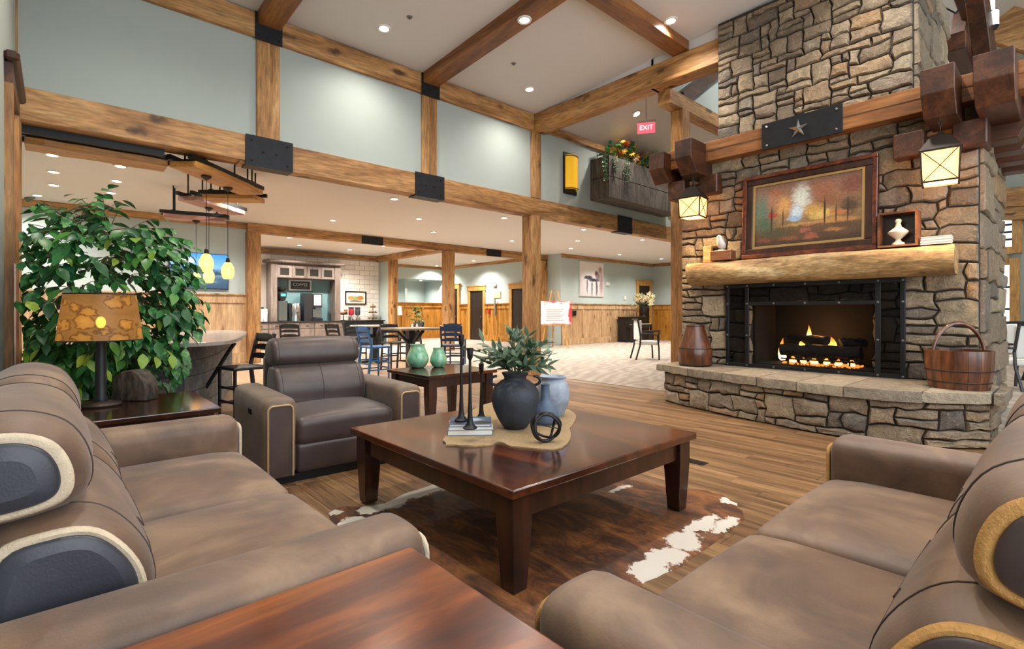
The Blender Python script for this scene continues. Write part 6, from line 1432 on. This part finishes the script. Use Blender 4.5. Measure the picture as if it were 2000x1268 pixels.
M['sconce'] = glow_glass('yellow_mica', '#e0a81e', .55, .1)
def sconce(x_, z0, z1, label):
    t = thing('wall_sconce', label, 'sconce', (x_, YW + .01, (z0 + z1) / 2), 0, 'yellow sconces on the blue wall'); h = (z1 - z0) / 2
    B(-.2, .2, -.03, 0, -h, h).build('back_plate', M['black'], t); n = 12; vs = []; 
    for z in (-h * .8, h * .85): vs += [(.165 * math.cos(PI + PI * j / n), -.03 + .13 * math.sin(PI + PI * j / n), z) for j in range(n + 1)]
    MB().add(vs, [(j, j + 1, n + 2 + j, n + 1 + j) for j in range(n)]).build('shade', M['sconce'], t, smooth=60)
    for z in (-h * .76, h * .8): MB().tube([(.17 * math.cos(PI + PI * j / n), -.03 + .137 * math.sin(PI + PI * j / n), z) for j in range(n + 1)], .01, 5).build('band', M['black'], t)
p0_, p1_ = aty(1112, 300, YW), aty(1112, 380, YW); sconce(aty(1113, 340, YW).x, p1_.z, p0_.z, 'yellow mica wall sconce between the pine post and the planter')
p0_, p1_ = aty(1312, 372, YW), aty(1312, 424, YW); sconce(px1 + .35, p1_.z + .05, p0_.z + .1, 'yellow mica wall sconce past the far end of the planter')
pz_ = pd(1262, 250); s_ = 8.6 / pz_[0]; ey_ = pz_[1] * s_; ct_ = mezz_z(ey_)
ex = thing('exit_sign', 'red lit exit sign hanging from the ceiling beyond the planter', 'sign', (8.6, ey_, ct_), -PI / 2 + .6); ez = CAMH + pz_[2] * s_ - ct_
MB().cyl((0, 0, 0), (0, 0, ez + .1), .012).build('stem', M['white'], ex); B(-.17, .17, -.015, .015, ez - .1, ez + .1).build('panel', emit('exit_red', '#e8556a', .9, '#d8a0a8'), ex); B(-.18, .18, -.03, .03, ez + .1, ez + .14).build('housing', M['white'], ex)
text_mesh('lettering', 'EXIT', .13, emit('exit_text', '#ffe8e8', 1.2), ex, (0, -.017, ez), (PI / 2, 0, 0))
# ------------------------------------------------------------------ recessed lights, sprinklers
M['can_lens'] = emit('can_lens', '#fff6e4', 14.0); 
cdisc = MB().lathe([(.001, -.012), (.062, -.012), (.066, -.004), (.001, -.004)], 20).mesh('lens', M['can_lens']); cring = MB().lathe([(.064, -.012), (.09, -.014), (.094, 0), (.064, 0)], 24).mesh('trim_ring', M['white'])
def can(x_, y_, z_, label, group, power, ang=2.5, lit=True, slope=0.0):
    t = thing('recessed_light', label, 'ceiling light', (x_, y_, z_), 0, group); t.rotation_euler = (-math.atan(slope), 0, 0); link('trim_ring', cring, t); link('lens', cdisc, t)
    if lit and power: light('can_lamp', 'SPOT', power, CAN_COL, t, (0, 0, -.03), (math.atan(slope), 0, 0), spot_size=ang, spot_blend=.9, shadow_soft_size=.06)
GM = 'round recessed lights in the main ceiling'
for (u, v) in ((750, 55), (1034, 174), (1310, 40)):
    z_ = 5.1
    for _ in range(6): p = atz(u, v, z_); z_ = ceil_z(p.y) - .001
    can(p.x, p.y, z_, 'round recessed light glowing in the sloped main ceiling', GM, CAN_MAIN * (.7 if p.y > 6 else 1), slope=.048)
for (x_, y_) in ((3.3, 2.2), (6.0, 1.3), (0.9, 2.2), (0.9, 5.0), (3.3, -.0 + .4)): can(x_, y_, ceil_z(y_) - .001, 'round recessed light glowing in the sloped main ceiling', GM, CAN_MAIN, slope=.048)
z_ = 5.0
for _ in range(6): p = atz(1022, 37, z_); z_ = ceil_z(p.y) - .161
can(4.49, p.y, z_, 'round light set in the underside of a ceiling beam', 'light in the ceiling beam', CAN_MAIN, slope=.048)
z_ = 5.0
for _ in range(30): p = atz(1243, 222, z_); z_ = .5 * z_ + .5 * mezz_z(p.y)
can(p.x, p.y, mezz_z(p.y) - .001, 'round recessed light in the ceiling beyond the cross beam', 'lights beyond the cross beam', CAN_MAIN * .8, slope=.5)
p = atz(1120, 262, 4.88); can(11.2, 5.7, mezz_z(5.7) - .001, 'added round recessed light brightening the planter', 'added lights above the planter', CAN_LOW * .7, slope=.5)  # extra lamp added to brighten the flowers and ceiling round the planter
GL = 'round recessed lights in the low dining ceiling'
low = [(102, 302), (235, 324), (105, 335), (228, 353), (105, 361), (217, 376), (73, 381), (650, 430), (770, 388), (818, 427), (985, 425), (847, 453), (1000, 470), (1140, 448), (1128, 470), (1115, 485), (1255, 468), (1210, 497), (1292, 505), (566, 464), (750, 480), (811, 501), (853, 519), (925, 509), (1320, 496)]
lowp = [atz(u, v, Z_LOW) for u, v in low] + [Vector((4.1, 16.9, Z_LOW)), Vector((5.9, 16.9, Z_LOW)), Vector((7.6, 16.9, Z_LOW)), Vector((2.4, 9.6, Z_LOW)), Vector((2.4, 12.2, Z_LOW)), Vector((15.5, 8.7, Z_LOW))]
for i, p in enumerate(lowp):
    if i < 7: lb, gr, pw = 'round recessed light in the low ceiling above the bar', 'low ceiling lights above the bar', .5
    elif p.y > 14.0: lb, gr, pw = 'round recessed light in the low ceiling by the coffee alcove and corridor', 'low ceiling lights past the rear beam', 1.9
    elif p.x > 9.0: lb, gr, pw = 'round recessed light in the low ceiling of the carpeted hall', 'low ceiling lights of the carpeted hall', 1.0
    else: lb, gr, pw = 'round recessed light in the low ceiling over the blue and black dining chairs', 'low ceiling lights over the dining chairs', 1.0
    can(p.x, p.y, Z_LOW - .001, lb, gr, CAN_LOW * pw)
can(10.9, 21.3, 2.799, 'round recessed light under the corridor soffit', 'lights under the corridor soffit', CAN_LOW * .8)
can(13.2, 21.3, 2.799, 'round recessed light under the corridor soffit', 'lights under the corridor soffit', CAN_LOW * .6)
spm = MB().lathe([(.001, -.03), (.012, -.03), (.012, -.012), (.035, -.008), (.04, 0), (.001, 0)], 16).mesh('sprinkler_head', plain('sprinkler_metal', '#77736e', .4, .6))
for (u, v, lb) in ((800, 33, 'small sprinkler head in the ceiling between two beams, near the double-lit corner'), (1003, 124, 'small sprinkler head in the ceiling beside the cross beam')):
    z_ = 5.1
    for _ in range(6): p = atz(u, v, z_); z_ = ceil_z(p.y)
    o = link('sprinkler_head', spm, None, (p.x, p.y, z_)); tag(o, lb, 'sprinkler')
# ------------------------------------------------------------------ beyond the chimney on the right: chandelier, trusses, far wall
XC = 9.9
pc_ = atx(1885, 60, XC)
chd = thing('timber_chandelier', 'dark timber chandelier with white cylinder lights past the chimney', 'chandelier', (XC, pc_.y, pc_.z))
for k_, (yy, zz_) in enumerate(((-.0, .55), (.0, -.5))):
    B(-.95, 1.1, -.11, .11, zz_ - .12, zz_ + .12).build('cross_timber', M['beamd_x'], chd, bevel=.01)
MB().bar((-.7, -.15, .55), (-.2, -.25, -.75), .2, .22).build('brace', M['beamd_x'], chd, bevel=.01); MB().bar((.8, .1, .6), (.3, .2, -.7), .2, .22).build('brace', M['beamd_x'], chd, bevel=.01)
MB().tube([(-.9, .0, .3 + .0), (-.9, .18, .1), (-.9, .0, -.1), (-.9, -.18, .1)], .015, 6, True).build('iron_loop', M['black'], chd)
for i, (x_, y_, zz_) in enumerate(((-.3, -.2, .22), (-.3, -.27, .02), (-.28, -.31, -.18))):
    c_ = MB().lathe([(.001, 0), (.07, 0), (.07, .2), (.001, .2)], 16, (x_, y_, zz_)).build('candle_light', emit('white_cylinder', '#fffaf0', 1.4), chd, smooth=40); MB().lathe([(.001, -.04), (.05, -.04), (.075, 0), (.001, 0)], 14, (x_, y_, zz_)).build('cup', M['black'], c_)
    MB().tube([(x_, y_, zz_ - .05), (x_ + .02, y_ * .6, zz_ - .12), (x_ + .05, -.1, zz_ - .1)], .015, 6).build('arm', M['black'], chd)
MB().cyl((.0, 0, .6), (0, 0, 8.4 - pc_.z), .025).build('stem', M['black'], chd)
XR = 21.15
def rbeam(u0, v0, u1, v1, t_, mat, lb, xx=XR - .2):
    a = atx(u0, v0, xx); b = atx(u1, v1, xx); d = (b - a).normalized(); b = b + d * 3; a = a - d * 1.2
    trim(MB().bar(a, b, .3, t_, (1, 0, 0)) if False else MB().bar(a, b, t_, .3, (1, 0, 0)), mat, lb)
rbeam(1935, 44, 2000, 62, .75, M['beam_y'], 'sloped rafter beam on the far gable wall', 16.5)
rbeam(1957, 387, 2000, 385, .55, M['beam_y'], 'tie beam on the far wall above the window')
rbeam(1957, 417, 2000, 417, .4, M['beam_y'], 'pale lintel beam over the far window', XR - .1)
for u in (1840, 1868): 
    a = atx(u, 100, 17.5); trim(B(17.4, 17.7, a.y - .2, a.y + .2, 0, 7.5), M['beam_z'], 'far timber post past the chimney')
def glazed(n, u0, u1, v0, v1, lb, kind='window'):
    a = atx(u0, v0, XR); b = atx(u1, v1, XR); y0, y1 = min(a.y, b.y), max(a.y, b.y); z0, z1 = min(a.z, b.z), max(a.z, b.z)
    o = B(XR - .03, XR + .04, y0, y1, z0, z1).build('%s_%d' % (kind, n), emit('%s_daylight_%d' % (kind, n), '#dfeaf5', 1.3)); o['kind'] = 'structure'; o['label'] = lb
    for c in ((y0 - .22, y0, z0 - .2, z1 + .2), (y1, y1 + .22, z0 - .2, z1 + .2), (y0, y1, z1, z1 + .25), (y0, y1, z0 - .22, z0)): B(XR - .1, XR, *c).build('casing', M['casing'], o)
    m = (y0 + y1) / 2
    for k_ in range(1, 3): B(XR - .05, XR - .03, y0 + (y1 - y0) * k_ / 3 - .03, y0 + (y1 - y0) * k_ / 3 + .03, z0, z1).build('muntin', M['black'], o)
    for k_ in range(1, 4): B(XR - .05, XR - .03, y0, y1, z0 + (z1 - z0) * k_ / 4 - .03, z0 + (z1 - z0) * k_ / 4 + .03).build('muntin', M['black'], o)
    return o
glazed(4, 1900, 1977, 432, 482, 'far paned window above the glazed door'); 
o = glazed(5, 1930, 1972, 520, 690, 'dark glazed entrance door on the far wall', 'door')
# extra ceiling lamps added across the vault to light the hall
for (x_, y_) in ((9.5, 2.6), (13, 2.6), (16.5, 2.6), (13, -.6), (17, -.6)):
    can(x_, y_, 6.1 + (4.4 - y_) * .62 - .002, 'added round recessed light high in the vaulted hall ceiling', 'added lights in the vaulted hall', CAN_MAIN * 2.4, slope=.62)
# ------------------------------------------------------------------ left wall casing and poster, floor vents
pa_ = atx(3, 158, -.3)
cs = thing('wooden_casing', 'tall brown wooden casing with a crown on the left wall', 'casing', (-.3, 6.0, 0))
B(0, .05, -.5, -.36, 0, 3.0).build('jamb', M['beam_z'], cs); B(0, .05, .36, .5, 0, 3.0).build('jamb', M['beam_z'], cs); B(0, .05, -.5, .5, 3.0, 3.16).build('head', M['beamd_y'], cs); B(0, .09, -.56, .56, 3.16, 3.24).build('crown', M['beamd_y'], cs, bevel=.02)
B(0, .02, -.36, .36, 1.7, 3.0).build('panel', M['casing'], cs); B(0, .03, -.36, .36, 0, .5).build('lower_panel', M['casing'], cs)
B(.0, .03, -.36, .36, .55, 1.65).build('poster', plain('pale_pink_print', '#cbbcc4', .4, var=.1, vs=4), cs)
def vent(u, v, w, d, rot, lb):
    p = atz(u, v, 0); t = thing('floor_vent', lb, 'floor vent', (p.x, p.y, .0005), rot); B(-w / 2, w / 2, -d / 2, d / 2, 0, .004).build('frame', M['bronze'], t)
    for i in range(8): x_ = -w / 2 + .02 + (w - .04) * i / 7; B(x_ - .004, x_ + .004, -d / 2 + .015, d / 2 - .015, .004, .007).build('slat', M['black'], t)
vent(1359, 903, .17, .1, PI / 2, 'small dark floor vent beside the coffee table leg')
vent(1969, 862, .4, .15, 0.0, 'dark slatted floor vent at the right end of the hearth')
print('objects', len(bpy.data.objects))
